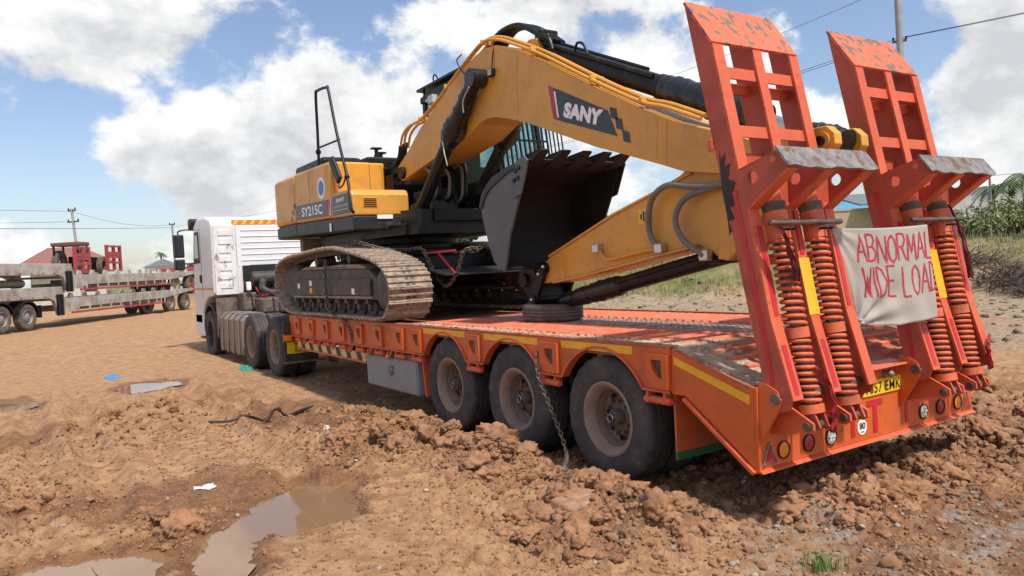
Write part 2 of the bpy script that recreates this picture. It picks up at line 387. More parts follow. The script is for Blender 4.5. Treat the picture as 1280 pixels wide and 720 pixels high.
def puddle(x, y):
    m = np.zeros(np.shape(x)) - 1
    if np.size(x) > 5000:
        k_ = (x > -5.2) & (x < -1) & (y > .5) & (y < 14)
        if not k_.all():
            if k_.any(): m[k_] = puddle(x[k_], y[k_]) if k_.sum() < 5000 else _pud(x[k_], y[k_])
            return m
    return _pud(x, y)
def _pud(x, y):
    xx = x + .07 * pn(x * 4, y * 4, 91) + .03 * pn(x * 12, y * 12, 92); yy = y + .09 * pn(x * 4, y * 4, 93) + .04 * pn(x * 12, y * 12, 94)
    m = np.zeros(np.shape(x)) - 1
    for P in PUD:
        for cx, cy, r in P:
            k = 1.0 if cy < 6 else .55
            m = np.maximum(m, 1 - np.sqrt(((xx - cx) / r) ** 2 + ((yy - cy) * k / r) ** 2))
    return m                                          # > 0 inside
def lump(x, y):
    l = 1.0 * np.exp(-((x + .50) / .42) ** 2) * sst(-.9, .5, y) * (1 - sst(4.5, 8, y))
    l = np.maximum(l, .95 * np.exp(-((y + .05) / .55) ** 2) * sst(-.1, .8, x) * (1 - sst(3.4, 6.5, x)))
    l = np.maximum(l, .8 * gau(x, y, -3.12, 2.85, .30, .5)); l = np.maximum(l, .9 * gau(x, y, -.85, .75, .55, .6))
    l = np.maximum(l, .40 * gau(x, y, -1.2, 4.6, .6, 1.6)); l = np.maximum(l, .36 * gau(x, y, -2.9, 8.6, 1.3, 2.2))
    l = np.maximum(l, .36 * gau(x, y, -1.5, 9.5, 1.2, 2.0)); l = np.maximum(l, .5 * gau(x, y, -4.3, 4.7, .7, .9))
    l = np.maximum(l, .5 * gau(x, y, 1.3, 1.6, 1.6, 1.0)); l = np.maximum(l, .5 * gau(x, y, 4.6, 1.0, 1.5, .8)); l = np.maximum(l, .35 * gau(x, y, -.1, -1.2, .7, .5))
    return l * (.55 + .75 * sst(-.35, .45, fbm(x * 1.1, y * 1.1, 3, 40)))
def bank(x, y):
    u = (x + 4) * .93 + (y + 3.3) * .37; w = u + 1.2 * fbm(x * .12, y * .12, 3, 60) + .5 * fbm(x * .8, y * .8, 3, 61)
    side = sst(34, 12, y - .35 * x + 5)
    return (.75 + 1.15 * side) * sst(28, 33.5, w) * sst(4, 12, x)
def H(x, y, detail=True):
    x = np.asarray(x, float); y = np.asarray(y, float)
    d = np.hypot(x + 4, y + 3.3)
    z = .27 * sst(15, 32, y) * sst(12, 4, x) + bank(x, y)
    near = 1 - sst(9, 26, d)
    z = z + .035 * fbm(x * .35, y * .35, 3, 3) * near + .05 * fbm(x * .08, y * .08, 3, 4) * (1 - near)
    z = z - (.045 + .02 * sst(8, 10.5, y)) * np.exp(-((x - .3) / .34) ** 2) * sst(-1, 1, y) * (1 - sst(14, 17, y)) - .05 * np.exp(-((x - 2.4) / .3) ** 2) * sst(-2, 0, y)
    L_ = lump(x, y)
    z = z + .07 * np.exp(-((x + .38) / .16) ** 2) * sst(0, 1, y) * (1 - sst(4.5, 7.5, y))
    z = z + .085 * L_ * (.4 + .6 * fbm(x * 1.7, y * 1.7, 2, 8))
    # wheel tracks pressed in the mud on the near side
    for cx, s0, am in ((-1.55, .06, .055), (-2.05, .06, .05), (-3.45, .03, .06), (-4.0, .03, .06), (-2.75, -.02, .045), (-1.05, .02, .05)):
        c = cx + s0 * (y - 4) + .12 * pn(y * .4, y * 0 + cx, 71)
        g_ = np.exp(-((x - c) / .14) ** 2); e_ = np.exp(-((np.abs(x - c) - .22) / .07) ** 2)
        on = sst(2.6, 4.0, y) * (1 - sst(10, 15, y))
        z = z + on * am * (-g_ * (1 + .35 * np.sin(y * 38 + np.sign(x - c) * (x - c) * 20)) + .75 * e_)
    if detail:
        fine = (1 - sst(11, 24, d))
        rm_ = .06 + .94 * sst(-.12, .42, fbm(x * .55 + 3, y * .4, 3, 46))
        z = z + .05 * (1 - fine) * fbm(x * .9, y * .9, 4, 31) * (.35 + sst(6, 16, x))
        z = z + fine * ((.012 + .075 * L_) * billow(x * 2.6, y * 2.6, 3, 20) * .5 + (.010 + .016 * rm_) * fbm(x * 5.5, y * 5.5, 3, 30, .6))
        k = (fine > .03)
        if np.ndim(x) and k.any():
            xs, ys, Ls, rs = x[k], y[k], L_[k], rm_[k]
            wx = xs + .02 * pn(xs * 11, ys * 11, 2); wy = ys + .02 * pn(xs * 11, ys * 11, 3)
            z[k] += fine[k] * ((.020 * rs + .065 * Ls) * gran(wx, wy, 8.5, 50) + (.016 * rs + .034 * Ls) * gran(wx, wy, 18, 51) + (.009 * rs + .015 * Ls) * gran(wx, wy, 37, 52) - .018 * rs - .035 * Ls)
    p = puddle(x, y)
    dip = sst(-.75, .25, p)
    rough_in = np.clip(z, -.02, .05) * .25
    z = np.where(p > -.75, z * (1 - dip) + (-.062 + rough_in) * dip, z)
    return z
def ground_mesh():
    f0 = math.atan2(.5443, .8384)                         # view azimuth, from +Y towards +X
    a_in = np.linspace(-R(43), R(43), 800); a_out = np.linspace(R(43), 2 * PI - R(43), 90)[1:-1]
    ang = np.concatenate([a_in, a_out]) + f0
    rr = [.25]
    while rr[-1] < 900:
        r = rr[-1]; rr.append(r + (max(.0105, min(r * r / 1500, .0062 * r)) if r < 14 else (.0105 * r if r < 60 else .05 * r)))
    rr = np.array(rr); A, Q = np.meshgrid(ang, rr)
    X = -3.971 + np.sin(A) * Q; Y = -3.308 + np.cos(A) * Q
    Z = H(X, Y)
    n, m = X.shape
    co = np.stack([X, Y, Z], -1).reshape(-1, 3).astype('f')
    i = np.arange(n - 1)[:, None] * m; j = np.arange(m)[None]; j2 = (j + 1) % m
    F = np.stack([i + j, i + m + j, i + m + j2, i + j2], -1).reshape(-1, 4)
    me = bpy.data.meshes.new('ground')
    me.vertices.add(len(co)); me.vertices.foreach_set('co', co.ravel())
    me.loops.add(F.size); me.loops.foreach_set('vertex_index', F.ravel().astype('i'))
    me.polygons.add(len(F)); me.polygons.foreach_set('loop_start', (np.arange(len(F)) * 4).astype('i')); me.polygons.foreach_set('loop_total', np.full(len(F), 4, 'i'))
    me.polygons.foreach_set('use_smooth', np.ones(len(F), bool))
    me.update(calc_edges=True)
    x = X.ravel(); y = Y.ravel(); z = Z.ravel()
    p = puddle(x, y); L_ = lump(x, y)
    wet = np.clip(.9 * sst(-1.0, .0, p) + .45 * L_ + .55 * sst(.0, .5, fbm(x * .45, y * .45, 4, 80)) * (1 - sst(9, 16, np.hypot(x + 4, y + 3.3))), 0, 1)
    grav = np.clip(gau(x, y, 1.1, -1.1, 1.6, .8) + .8 * gau(x, y, .2, -.2, .8, .5) + .8 * sst(6, 14, x) * (1 - sst(24, 40, x)), 0, 1) * sst(-.3, .4, fbm(x * 1.3, y * 1.3, 4, 81))
    field = sst(7.5, 10.5, x - .12 * y + 1.2 * fbm(x * .2, y * .2, 3, 82)) * (1 - .75 * np.exp(-((x - .5 * y - 11.5) / 1.1) ** 2))
    u = (x + 4) * .93 + (y + 3.3) * .37
    grass = sst(30 - 2 * sst(10, 19, y), 32.5 - 2 * sst(10, 19, y), u + 1.5 * fbm(x * .3, y * .3, 3, 83)) * sst(5, 12, x)
    grass = np.maximum(grass, sst(60, 90, np.hypot(x, y)) * .7)
    ca = me.color_attributes.new('soil', 'FLOAT_COLOR', 'POINT')
    ca.data.foreach_set('color', np.stack([wet, np.maximum(grav, .0), grass, field], -1).astype('f').ravel())
    return me
GM = bpy.data.materials.new('earth'); GM.use_nodes = True
t = GM.node_tree; b = t.nodes['Principled BSDF']; b.inputs['Specular IOR Level'].default_value = .3
at_ = t.nodes.new('ShaderNodeAttribute'); at_.attribute_name = 'soil'
sp_ = t.nodes.new('ShaderNodeSeparateColor'); t.links.new(at_.outputs['Color'], sp_.inputs[0])
ge = t.nodes.new('ShaderNodeNewGeometry')
def gnoise(sc, det=8, ro=.62, tex='ShaderNodeTexNoise'):
    n = t.nodes.new(tex); n.inputs['Scale'].default_value = sc
    if tex == 'ShaderNodeTexNoise': n.inputs['Detail'].default_value = det; n.inputs['Roughness'].default_value = ro
    t.links.new(ge.outputs['Position'], n.inputs['Vector']); return n.outputs[0]
def gmix(fac, a, c):
    x = t.nodes.new('ShaderNodeMix'); x.data_type = 'RGBA'
    if isinstance(fac, float): x.inputs['Factor'].default_value = fac
    else: t.links.new(fac, x.inputs['Factor'])
    for i, v in (('A', a), ('B', c)):
        if isinstance(v, tuple): x.inputs[i].default_value = (*v, 1)
        else: t.links.new(v, x.inputs[i])
    return x.outputs['Result']
def gth(o, lo, hi, a=0., c=1.):
    r = t.nodes.new('ShaderNodeMapRange'); r.interpolation_type = 'SMOOTHSTEP'; t.links.new(o, r.inputs[0])
    r.inputs[1].default_value = lo; r.inputs[2].default_value = hi; r.inputs[3].default_value = a; r.inputs[4].default_value = c; return r.outputs[0]
DRY, DRY2, WET, WET2 = (.45, .266, .140), (.33, .179, .087), (.265, .131, .058), (.165, .078, .036)
n_big = gnoise(.9); n_mid = gnoise(5.5, 10, .68); n_fine = gnoise(34, 8, .7)
dry = gmix(gth(n_mid, .40, .60), DRY2, DRY)
wetc = gmix(gth(n_mid, .36, .62), WET2, WET)
wf = math_node(t, 'ADD', sp_.outputs[0], math_node(t, 'MULTIPLY', math_node(t, 'SUBTRACT', n_big, .5), .9))
wf = math_node(t, 'ADD', wf, math_node(t, 'MULTIPLY', math_node(t, 'SUBTRACT', n_fine, .5), .7))
col = gmix(gth(wf, .0, .66), dry, wetc)
grav = gmix(gth(n_fine, .4, .62), (.20, .175, .15), (.36, .32, .27))
col = gmix(math_node(t, 'MULTIPLY', sp_.outputs[1], gth(n_mid, .42, .60)), col, grav)
fld = gmix(gth(n_mid, .35, .62), (.20, .150, .098), (.37, .285, .19))
col = gmix(math_node(t, 'MULTIPLY', at_.outputs['Alpha'], .85), col, fld)
grs = gmix(gth(gnoise(1.4, 8, .7), .38, .62), (.085, .12, .028), (.21, .20, .075))
col = gmix(math_node(t, 'MULTIPLY', sp_.outputs[2], gth(gnoise(.7, 8, .7), .30, .48)), col, grs)
peb = gth(gnoise(75, 2, .5), .66, .70)
col = gmix(math_node(t, 'MULTIPLY', peb, .55), col, (.50, .42, .33))
speck = gth(gnoise(52, 3, .6), .34, .28)
col = gmix(math_node(t, 'MULTIPLY', speck, .55), col, (.10, .06, .038))
t.links.new(col, b.inputs['Base Color'])
t.links.new(gth(wf, .25, .95, .95, .48), b.inputs['Roughness'])
hh = math_node(t, 'ADD', math_node(t, 'MULTIPLY', n_mid, .7), math_node(t, 'MULTIPLY', n_fine, .45))
bp = t.nodes.new('ShaderNodeBump'); bp.inputs['Strength'].default_value = .9; bp.inputs['Distance'].default_value = .06
t.links.new(hh, bp.inputs['Height']); t.links.new(bp.outputs[0], b.inputs['Normal'])
gme = ground_mesh(); gme.materials.append(GM)
reg(link('ground', gme), kind='structure')
CLOD = mat('mud_clod', (.25, .122, .058), .93, var=.35, vscale=3, dirt=(.37, .202, .105), amt=.38, dscale=9, soft=.14, dirt2=(.11, .06, .035), amt2=.24, d2scale=22, bump=.6, bscale=70)
PEB = mat('pebble', (.36, .28, .21), .9, var=.4, vscale=20, dirt=(.20, .16, .13), amt=.4, dscale=11, soft=.1, bump=.3)

def ico(sub):
    bm = bmesh.new(); bmesh.ops.create_icosphere(bm, subdivisions=sub, radius=1)
    v = np.array([q.co[:] for q in bm.verts]); f = np.array([[q.index for q in k.verts] for k in bm.faces]); bm.free(); return v, f
def rocks(name, P, S, sub, m, flat=.7, rough=.45, smooth=False, seed=3):
    rg = np.random.default_rng(seed); v, f = ico(sub); nv = len(v); allv = []; n = len(P)
    var = []
    for k in range(14):
        o = rg.uniform(-9, 9, 3)
        d = 1 + rough * (pn(v[:, 0] * 1.3 + o[0], v[:, 1] * 1.3 + v[:, 2] * 1.1 + o[1], k) + .55 * pn(v[:, 0] * 3.1 + o[1], v[:, 2] * 3.1 + v[:, 1] * 2 + o[2], k + 30) + (1.1 * (.5 - worley(v[:, 0] * 2.6 + v[:, 2] * 1.7 + o[1], v[:, 1] * 2.6 - v[:, 2] * 1.7 + o[2], k + 60)) + .55 * (.5 - worley(v[:, 0] * 6 + v[:, 2] * 4 + o[0], v[:, 1] * 6 - v[:, 2] * 4 + o[2], k + 70)) if sub > 1 else 0))
        var.append(v * d[:, None] * rg.uniform(.75, 1.25, 3) * np.array([1, 1, flat]))
    for i in range(n):
        a = rg.uniform(0, 2 * PI); c, s = math.cos(a), math.sin(a); q = var[i % 14]
        tl = rg.uniform(-.5, .5)
        qx, qy, qz = q[:, 0], q[:, 1] * math.cos(tl) - q[:, 2] * math.sin(tl), q[:, 1] * math.sin(tl) + q[:, 2] * math.cos(tl)
        allv.append(np.stack([qx * c - qy * s, qx * s + qy * c, qz], -1) * S[i] + P[i])
    V = np.concatenate(allv); F = (f[None] + (np.arange(n) * nv)[:, None, None]).reshape(-1, 3)
    me = bpy.data.meshes.new(name)
    me.vertices.add(len(V)); me.vertices.foreach_set('co', V.astype('f').ravel())
    me.loops.add(F.size); me.loops.foreach_set('vertex_index', F.ravel().astype('i'))
    me.polygons.add(len(F)); me.polygons.foreach_set('loop_start', (np.arange(len(F)) * 3).astype('i')); me.polygons.foreach_set('loop_total', np.full(len(F), 3, 'i'))
    if smooth: me.polygons.foreach_set('use_smooth', np.ones(len(F), bool))
    me.update(calc_edges=True); me.materials.append(m)
    return link(name, me)
def scatter(n, smin, smax, power, thr, boxr, seed, maskf=lump, sink=.25, near=True):
    rg = np.random.default_rng(seed); x0, x1, y0, y1 = boxr
    x = rg.uniform(x0, x1, n); y = rg.uniform(y0, y1, n)
    k = (rg.uniform(0, 1, n) < np.clip(maskf(x, y) - thr, 0, 1)) & (puddle(x, y) < -.12)
    x, y = x[k], y[k]; s = smin + (smax - smin) * rg.uniform(0, 1, len(x)) ** power
    d = np.hypot(x + 4, y + 3.3); k = (s * 952 / d > 1.1) & (d > 1.6); x, y, s = x[k], y[k], s[k]
    return np.stack([x, y, H(x, y) + s * (.45 - sink)], -1), s
P, S = scatter(12000, .04, .12, 2.6, .24, (-4.8, 6, -1.8, 9), 5, sink=.48)
reg(rocks('mud_clods', P, S, 4, CLOD, .72, .42, True, 5), 'crumbly brown mud clods churned up around the wheels', 'mud', kind='stuff')
P, S = scatter(46000, .012, .045, 2.6, .09, (-4.8, 6, -1.9, 8), 7, lambda x, y: .04 + lump(x, y))
P[:, 2] -= S * .22
reg(rocks('mud_lumps', P, S, 3, CLOD, .75, .42, True, 7), 'fist sized lumps of churned mud beside the trailer', 'mud', kind='stuff')
P, S = scatter(130000, .005, .017, 2, .05, (-4.8, 5, -2.4, 7), 6, lambda x, y: .22 + lump(x, y))
reg(rocks('soil_crumbs', P, S, 1, CLOD, .8, .6, False, 6), 'small crumbs of brown soil strewn over the yard', 'soil', kind='stuff')
P, S = scatter(9000, .006, .028, 2.5, .0, (-4.8, 7, -2.6, 12), 8, lambda x, y: .10 + .5 * gau(x, y, 1.2, -1.0, 1.6, .9) + .3 * gau(x, y, -.8, 0, 1.2, 1.2))
reg(rocks('gravel', P, S, 1, PEB, .7, .35, False, 8), 'pale gravel and pebbles scattered on the soil', 'gravel', kind='stuff')
P, S = scatter(5200, .03, .11, 2.5, .0, (7, 32, 1, 36), 9, lambda x, y: .5 * sst(7.5, 11, x - .12 * y) * (1 - sst(28, 32, (x + 4) * .93 + (y + 3.3) * .37)))
reg(rocks('field_rubble', P, S, 1, mat('grey_clod', (.19, .145, .105), .95, var=.4, vscale=2, dirt=(.33, .27, .2), amt=.4, dscale=2, bump=.4), .6, .5, False, 9), 'grey lumps of ploughed up soil beyond the trailer', 'rubble', kind='stuff')
# water
WM_ = bpy.data.materials.new('muddy_water'); WM_.use_nodes = True
t2 = WM_.node_tree; b2 = t2.nodes['Principled BSDF']; b2.inputs['Base Color'].default_value = (.24, .140, .075, 1); b2.inputs['Roughness'].default_value = .035; b2.inputs['IOR'].default_value = 1.45
g2 = t2.nodes.new('ShaderNodeNewGeometry'); nn2 = t2.nodes.new('ShaderNodeTexNoise'); nn2.inputs['Scale'].default_value = 7; nn2.inputs['Detail'].default_value = 2; t2.links.new(g2.outputs['Position'], nn2.inputs['Vector'])
bu2 = t2.nodes.new('ShaderNodeBump'); bu2.inputs['Strength'].default_value = .04; bu2.inputs['Distance'].default_value = .01; t2.links.new(nn2.outputs[0], bu2.inputs['Height']); t2.links.new(bu2.outputs[0], b2.inputs['Normal'])
for P in PUD:
    cx = sum(p[0] for p in P) / len(P); cy = sum(p[1] for p in P) / len(P); out = []
    # a disc round the puddle's middle; the ground rises through its rim
    xs = [p[0] for p in P]; ys = [p[1] for p in P]; rm = max(math.hypot(p[0] - cx, (p[1] - cy)) + p[2] * (1 if cy < 6 else 1.8) for p in P)
    poly = []
    for k in range(48):
        a = 2 * PI * k / 48; rs_ = np.arange(.1, rm + .1, .02); ok_ = rs_[puddle(cx + rs_ * math.cos(a), cy + rs_ * math.sin(a)) > -.12]
        r = float(ok_.max()) if len(ok_) else .1
        poly.append((cx + r * math.cos(a), cy + r * math.sin(a), PUDZ[PUD.index(P)]))
    w = MB(); w.add(poly, [tuple(range(48))])
    me = w.mesh('puddle', WM_, normals=False)
    reg(link('puddle', me), kind='structure')

# ------------------------------------------------------------------ orange lowbed trailer
TW = 2.71
ZD = 1.15                                   # deck level
AX = [1.543, 2.903, 4.263]; AZ = .495; TR = .53
TRL = thing('lowbed_trailer', (TW / 2, 5.0, 0), 'orange three axle lowbed trailer carrying the yellow excavator, loading ramps raised', 'trailer')
O_, RP = M['orange'], M['ramp']
# deck plate, its bend into the tail and frame below
MB().prism([(.72, 1.135), (.72, 1.03), (10.0, 1.03), (10.0, 1.135)], 'x', .05, TW - .05).build('deck_plate', M['deck'], TRL)
MB().prism([(0.02, .915), (.715, 1.133), (.715, 1.09), (.02, .87)], 'x', .05, TW - .05).build('tail_plate', M['deck'], TRL)
bar_me = MB().prism([(-.024, 0), (-.018, .020), (.018, .020), (.024, 0)], 'x', -.36, .36).mesh('tread_bar', M['deck_bar'])
for xc in (.62, 2.09):
    y = .86
    while y < 5.3:
        link('tread_bar', bar_me, TRL, loc=(xc + random.uniform(-.01, .01), y, 1.1345), rot=(0, 0, random.uniform(-.006, .006))); y += .118
    for y in (.14, .28, .42, .56):
        link('tread_bar', bar_me, TRL, loc=(xc, y, .915 + (y - .02) * .3137 - .0), rot=(.3037, 0, 0))
cl = MB()
for i in range(int((5.2 - .8) / .075)):
    for j in range(10):
        x = 1.0 + (j + .5) * .071; y = .8 + i * .075
        cl.box(x - .024, x + .024, y - .024, y + .024, 1.1355, 1.1445)
cl.build('centre_grip_blocks', mat('grip_worn', (.46, .28, .215), .6, var=.2, vscale=5, dirt=(.20, .14, .11), amt=.4, dscale=6), TRL)['kind'] = 'stuff'
fr = MB()
for x0 in (.62, 1.9): fr.box(x0, x0 + .16, .75, 10.0, .62, 1.03)
for y in np.arange(.9, 10, .68): fr.box(.06, TW - .06, y, y + .07, .86, 1.03)
fr.build('chassis_beams', M['chassis'], TRL)
# soil spilled along the near deck edge
n = 3200; rg = np.random.default_rng(4)
yy = rg.uniform(.05, 5.2, n); xx = np.abs(rg.normal(0, .12, n)) + .035
yy = np.where(rg.uniform(0, 1, n) < .35, yy * .25, yy); xx = np.where(yy < 1.2, xx * 2.6, xx); zz = np.where(yy > .72, 1.138, .915 + (yy - .02) * .3137)
kk = (fbm(xx * 2, yy * 1.2, 3, 5) > -.25) & (xx < .85)
dr = rocks('spilled_soil', np.stack([xx, yy, zz], -1)[kk], rg.uniform(.006, .022, n)[kk], 1, mat('dry_soil', (.46, .34, .225), .95, var=.3, vscale=12, bump=.4), .6, .5, False, 3)
attach(dr, TRL); dr['kind'] = 'stuff'
sheet = MB()
def soil_sheet():
    ys = np.linspace(.03, 5.2, 150); xs = np.linspace(.0, .85, 16); vs = []; fs = []
    for i, y in enumerate(ys):
        base = 1.1335 if y > .72 else .915 + (y - .02) * .3137 - .0015
        w = .14 + .12 * float(fbm(np.array([y * .9]), np.array([.3]), 3, 7)[0]) + (.42 * (1 - min(1, max(0, (y - .35) / 1.2))))
        for j, x in enumerate(xs):
            h = max(-.002, .016 * (1 - (x - .04) / max(w, .03)) + .014 * float(fbm(np.array([x * 9]), np.array([y * 9]), 3, 6)[0]))
            vs.append((x, y, base + h))
    for i in range(len(ys) - 1):
        for j in range(15):
            if max(vs[q][2] - (1.1335 if vs[q][1] > .72 else .915 + (vs[q][1] - .02) * .3137 - .0015) for q in (i * 16 + j, i * 16 + j + 1, (i + 1) * 16 + j + 1)) > .0025: fs.append((i * 16 + j, i * 16 + j + 1, (i + 1) * 16 + j + 1, (i + 1) * 16 + j))
    return vs, fs
sheet.add(*soil_sheet()); so = sheet.build('soil_layer', mat('dry_soil_layer', (.46, .335, .22), .95, var=.3, vscale=9, dirt=(.22, .15, .10), amt=.3, dscale=8, bump=.6, bscale=50), TRL, smooth=True, sharp=80); so['kind'] = 'stuff'
# side rails with wheel arches
AR = .60
def rail_poly():
    low = []
    for yc in AX:
        hw = math.sqrt(AR ** 2 - (.81 - AZ) ** 2); a0 = math.degrees(math.acos(hw / AR))
        arc = circ(yc, AZ, AR, 180 - a0, a0, 14)[::-1]
        low += arc
    return low
low = rail_poly()
for side, sx, s in (('near', 0.0, 1), ('far', TW, -1)):
    def X_(a): return sx + s * a
    x0, x1 = sorted((X_(0), X_(.03)))
    # three pieces, one for each arch, so that every polygon is simple
    cuts = [.735, (AX[0] + AX[1]) / 2, (AX[1] + AX[2]) / 2, 4.98]
    mb = MB()
    for k, yc in enumerate(AX):
        hw = math.sqrt(AR ** 2 - (.81 - AZ) ** 2); a0 = math.degrees(math.acos(hw / AR))
        arc = circ(yc, AZ, AR, 180 - a0, a0, 16)
        a, b_ = cuts[k], cuts[k + 1]
        mb.prism([(a, ZD - .012), (a, .81)] + arc + [(b_, .81), (b_, ZD - .012)], 'x', x0, x1)
    mb.build('arch_panel', O_, TRL)
    mb = MB(); mb.box(x0, x1, 4.982, 9.95, .80, ZD - .012); mb.build('side_panel', O_, TRL)
    mb = MB(); xa, xb = sorted((X_(-.012), X_(.075))); mb.box(xa, xb, .72, 9.96, ZD - .012, ZD + .004); mb.build('deck_edge', M['deck'], TRL, bevel=.004)
    # lip that follows the arches and the straight lower flange
    mb = MB(); path = []
    path.append((.735, .81))
    for yc in AX:
        hw = math.sqrt(AR ** 2 - (.81 - AZ) ** 2); a0 = math.degrees(math.acos(hw / AR)); path += circ(yc, AZ, AR, 180 - a0, a0, 16)
    path.append((4.98, .81)); path.append((9.95, .79))
    xa, xb = sorted((X_(-.02), X_(.06)))
    vs = []; fs = []
    for i, (y, z) in enumerate(path):
        p0 = Vector(path[max(i - 1, 0)]); p1 = Vector(path[min(i + 1, len(path) - 1)]); tn = (p1 - p0).normalized(); nn = Vector((-tn.y, tn.x)) * .009
        for x in (xa, xb):
            for q in (1, -1): vs.append((x, y + nn.x * q, z + nn.y * q))
    for i in range(len(path) - 1):
        a = i * 4; c = a + 4
        fs += [(a, a + 1, c + 1, c), (a + 2, c + 2, c + 3, a + 3), (a, c, c + 2, a + 2), (a + 1, a + 3, c + 3, c + 1)]
    mb.add(vs, fs); mb.build('arch_lip', RP, TRL)
    # yellow reflective strips, pockets, rollers
    xs0, xs1 = sorted((X_(-.004), X_(.004)))
    for a, b_ in ((AX[0] - .40, AX[0] + .52), (AX[1] - .48, AX[1] + .48), (AX[2] - .48, AX[2] + .50)):
        MB().box(xs0, xs1, a, b_, 1.062, 1.125).build('reflective_strip', M['yrefl'], TRL)
    PK = [(AX[0] - .575, .17), ((AX[0] + AX[1]) / 2, .13), ((AX[1] + AX[2]) / 2, .13)] + [(y, .13) for y in (4.93, 5.42, 6.07, 6.74, 7.42, 8.11, 8.80, 9.51)]
    if side == 'near':
        for i, (yc, hw) in enumerate(PK):
            if i == 0: yc, hw = .86, .115
            top, bot = (1.10, .83)
            outer = [(yc - hw, top), (yc + hw, top), (yc + hw, bot + .09), (yc + hw - .09, bot), (yc - hw, bot)] if i else [(yc - hw, 1.085), (yc + hw, 1.085), (yc + hw, .93), (yc + .0, .83), (yc - hw, .83)]
            cx_, cy_ = yc - .01, 1.0
            hole = [(cx_ - hw * .45, cy_ + .045), (cx_ + hw * .5, cy_ + .045), (cx_ + hw * .45, cy_ - .02), (cx_ - hw * .1, cy_ - .09), (cx_ - hw * .45, cy_ - .09)]
            MB().prism(keyhole(outer, hole), 'x', -.038, -.001).build('stake_pocket', O_, TRL)
            MB().box(-.004, -.0006, cx_ - hw * .6, cx_ + hw * .6, cy_ - .1, cy_ + .05).build('pocket_back', M['chassis'], TRL)
            rl = MB(); r_y = yc + .02
            rl.box(-.03, .05, r_y - .10, r_y - .08, .715, .80); rl.box(-.03, .05, r_y + .08, r_y + .10, .715, .80)
            rl.cyl((.0, r_y - .13, .738), (.0, r_y + .13, .738), .030, 12); rl.cyl((.0, r_y - .145, .738), (.0, r_y - .13, .738), .02, 10)
            rl.build('lashing_roller', RP, TRL, smooth=True)
        for y in (5.75, 6.4, 7.1, 7.8, 8.45, 9.15):
            hk = MB(); hk.tube(catmull([(0.0, y - .05, .79), (-.03, y - .05, .74), (-.03, y, .70), (-.03, y + .055, .72), (0, y + .055, .78)], 5), .016, 8)
            hk.build('lashing_hook', RP, TRL, smooth=True)
# tail: sloped side plates, rear panel, mudguard plate
for x0, x1 in ((0, .03), (TW - .03, TW)):
    MB().prism([(0.0, .925), (.72, 1.138), (.735, .80), (.60, .80), (.0, .385)], 'x', x0, x1).build('tail_side', O_, TRL)
for xs in (-.004, TW - .0):
    MB().prism([(.03, .87), (.70, 1.075), (.70, 1.02), (.03, .81)], 'x', xs, xs + .004).build('reflective_strip', M['yrefl'], TRL)
MB().prism([(0.02, .929), (.70, 1.142), (.70, 1.128), (.02, .915)], 'x', -.01, .05).build('tail_edge', M['deck'], TRL)
MB().prism([(-.005, .37), (.60, .79), (.61, .77), (0.01, .35)], 'x', -.03, .08).build('tail_flange', RP, TRL)
MB().box(0, TW, -.03, 0.0, .385, .925).build('rear_panel', O_, TRL, bevel=.004)
MB().prism([(-.06, .365), (.03, .365), (.03, .384), (-.031, .384), (-.055, .372)], 'x', -.005, TW + .005).build('rear_lip', RP, TRL)
MB().prism([(-.11, .905), (-.09, .918), (.03, .935), (.03, .916), (-.03, .90)], 'x', 1.0, 1.63).build('rear_sill', RP, TRL)
MB().box(.04, TW - .04, .745, .765, .36, .86).build('mudguard_plate', O_, TRL)
MB().box(.04, TW - .04, .742, .768, .30, .36).build('mudguard_edge', M['green'], TRL)
MB().prism([(4.83, .30), (4.86, .30), (4.94, .80), (4.90, .80)], 'x', .03, .75).build('mudguard_plate', RP, TRL)
# lamps
lm = [(.24, 'amber'), (.507, 'rlens'), (.757, 'clens'), (TW - .757, 'clens'), (TW - .507, 'rlens'), (TW - .24, 'amber')]
for x, mm in lm:
    h = MB(); h.lathe([(.052, .0), (.060, -.003), (.061, -.012), (.055, -.014), (.052, -.010)], (x, -.03, .481), 'y', 24)
    hs = h.build('lamp_housing', M['black'], TRL, smooth=True)
    q = MB(); q.lathe([(.0005, -.016), (.03, -.015), (.052, -.008), (.054, 0)], (x, -.03, .481), 'y', 24); lo = q.build('lens', M[mm], hs, smooth=True)
    d = MB()
    for i in range(7):
        a = i * PI / 3; rr_ = 0 if i == 6 else .03
        d.ball((x + rr_ * math.cos(a), -.046, .481 + rr_ * math.sin(a)), .009, 8, 4)
    if mm == 'clens': d.each('led', M[mm], hs, smooth=True)
for x in (.10, TW - .10):
    tri = MB(); tri.prism([(x - .075, .41), (x + .075, .41), (x + .012, .555), (x - .012, .555)], 'y', -.04, -.03); o = tri.build('triangle_reflector', M['steel'], TRL, bevel=.003)
    MB().prism([(x - .058, .42), (x + .058, .42), (x, .54)], 'y', -.044, -.0401).build('reflector', M['rlens'], o)
    sc = MB()
    for qx, qz in ((x - .062, .418), (x + .062, .418), (x, .548)): sc.cyl((qx, -.048, qz), (qx, -.04, qz), .007, 8)
    sc.each('screw', M['chrome'], o)
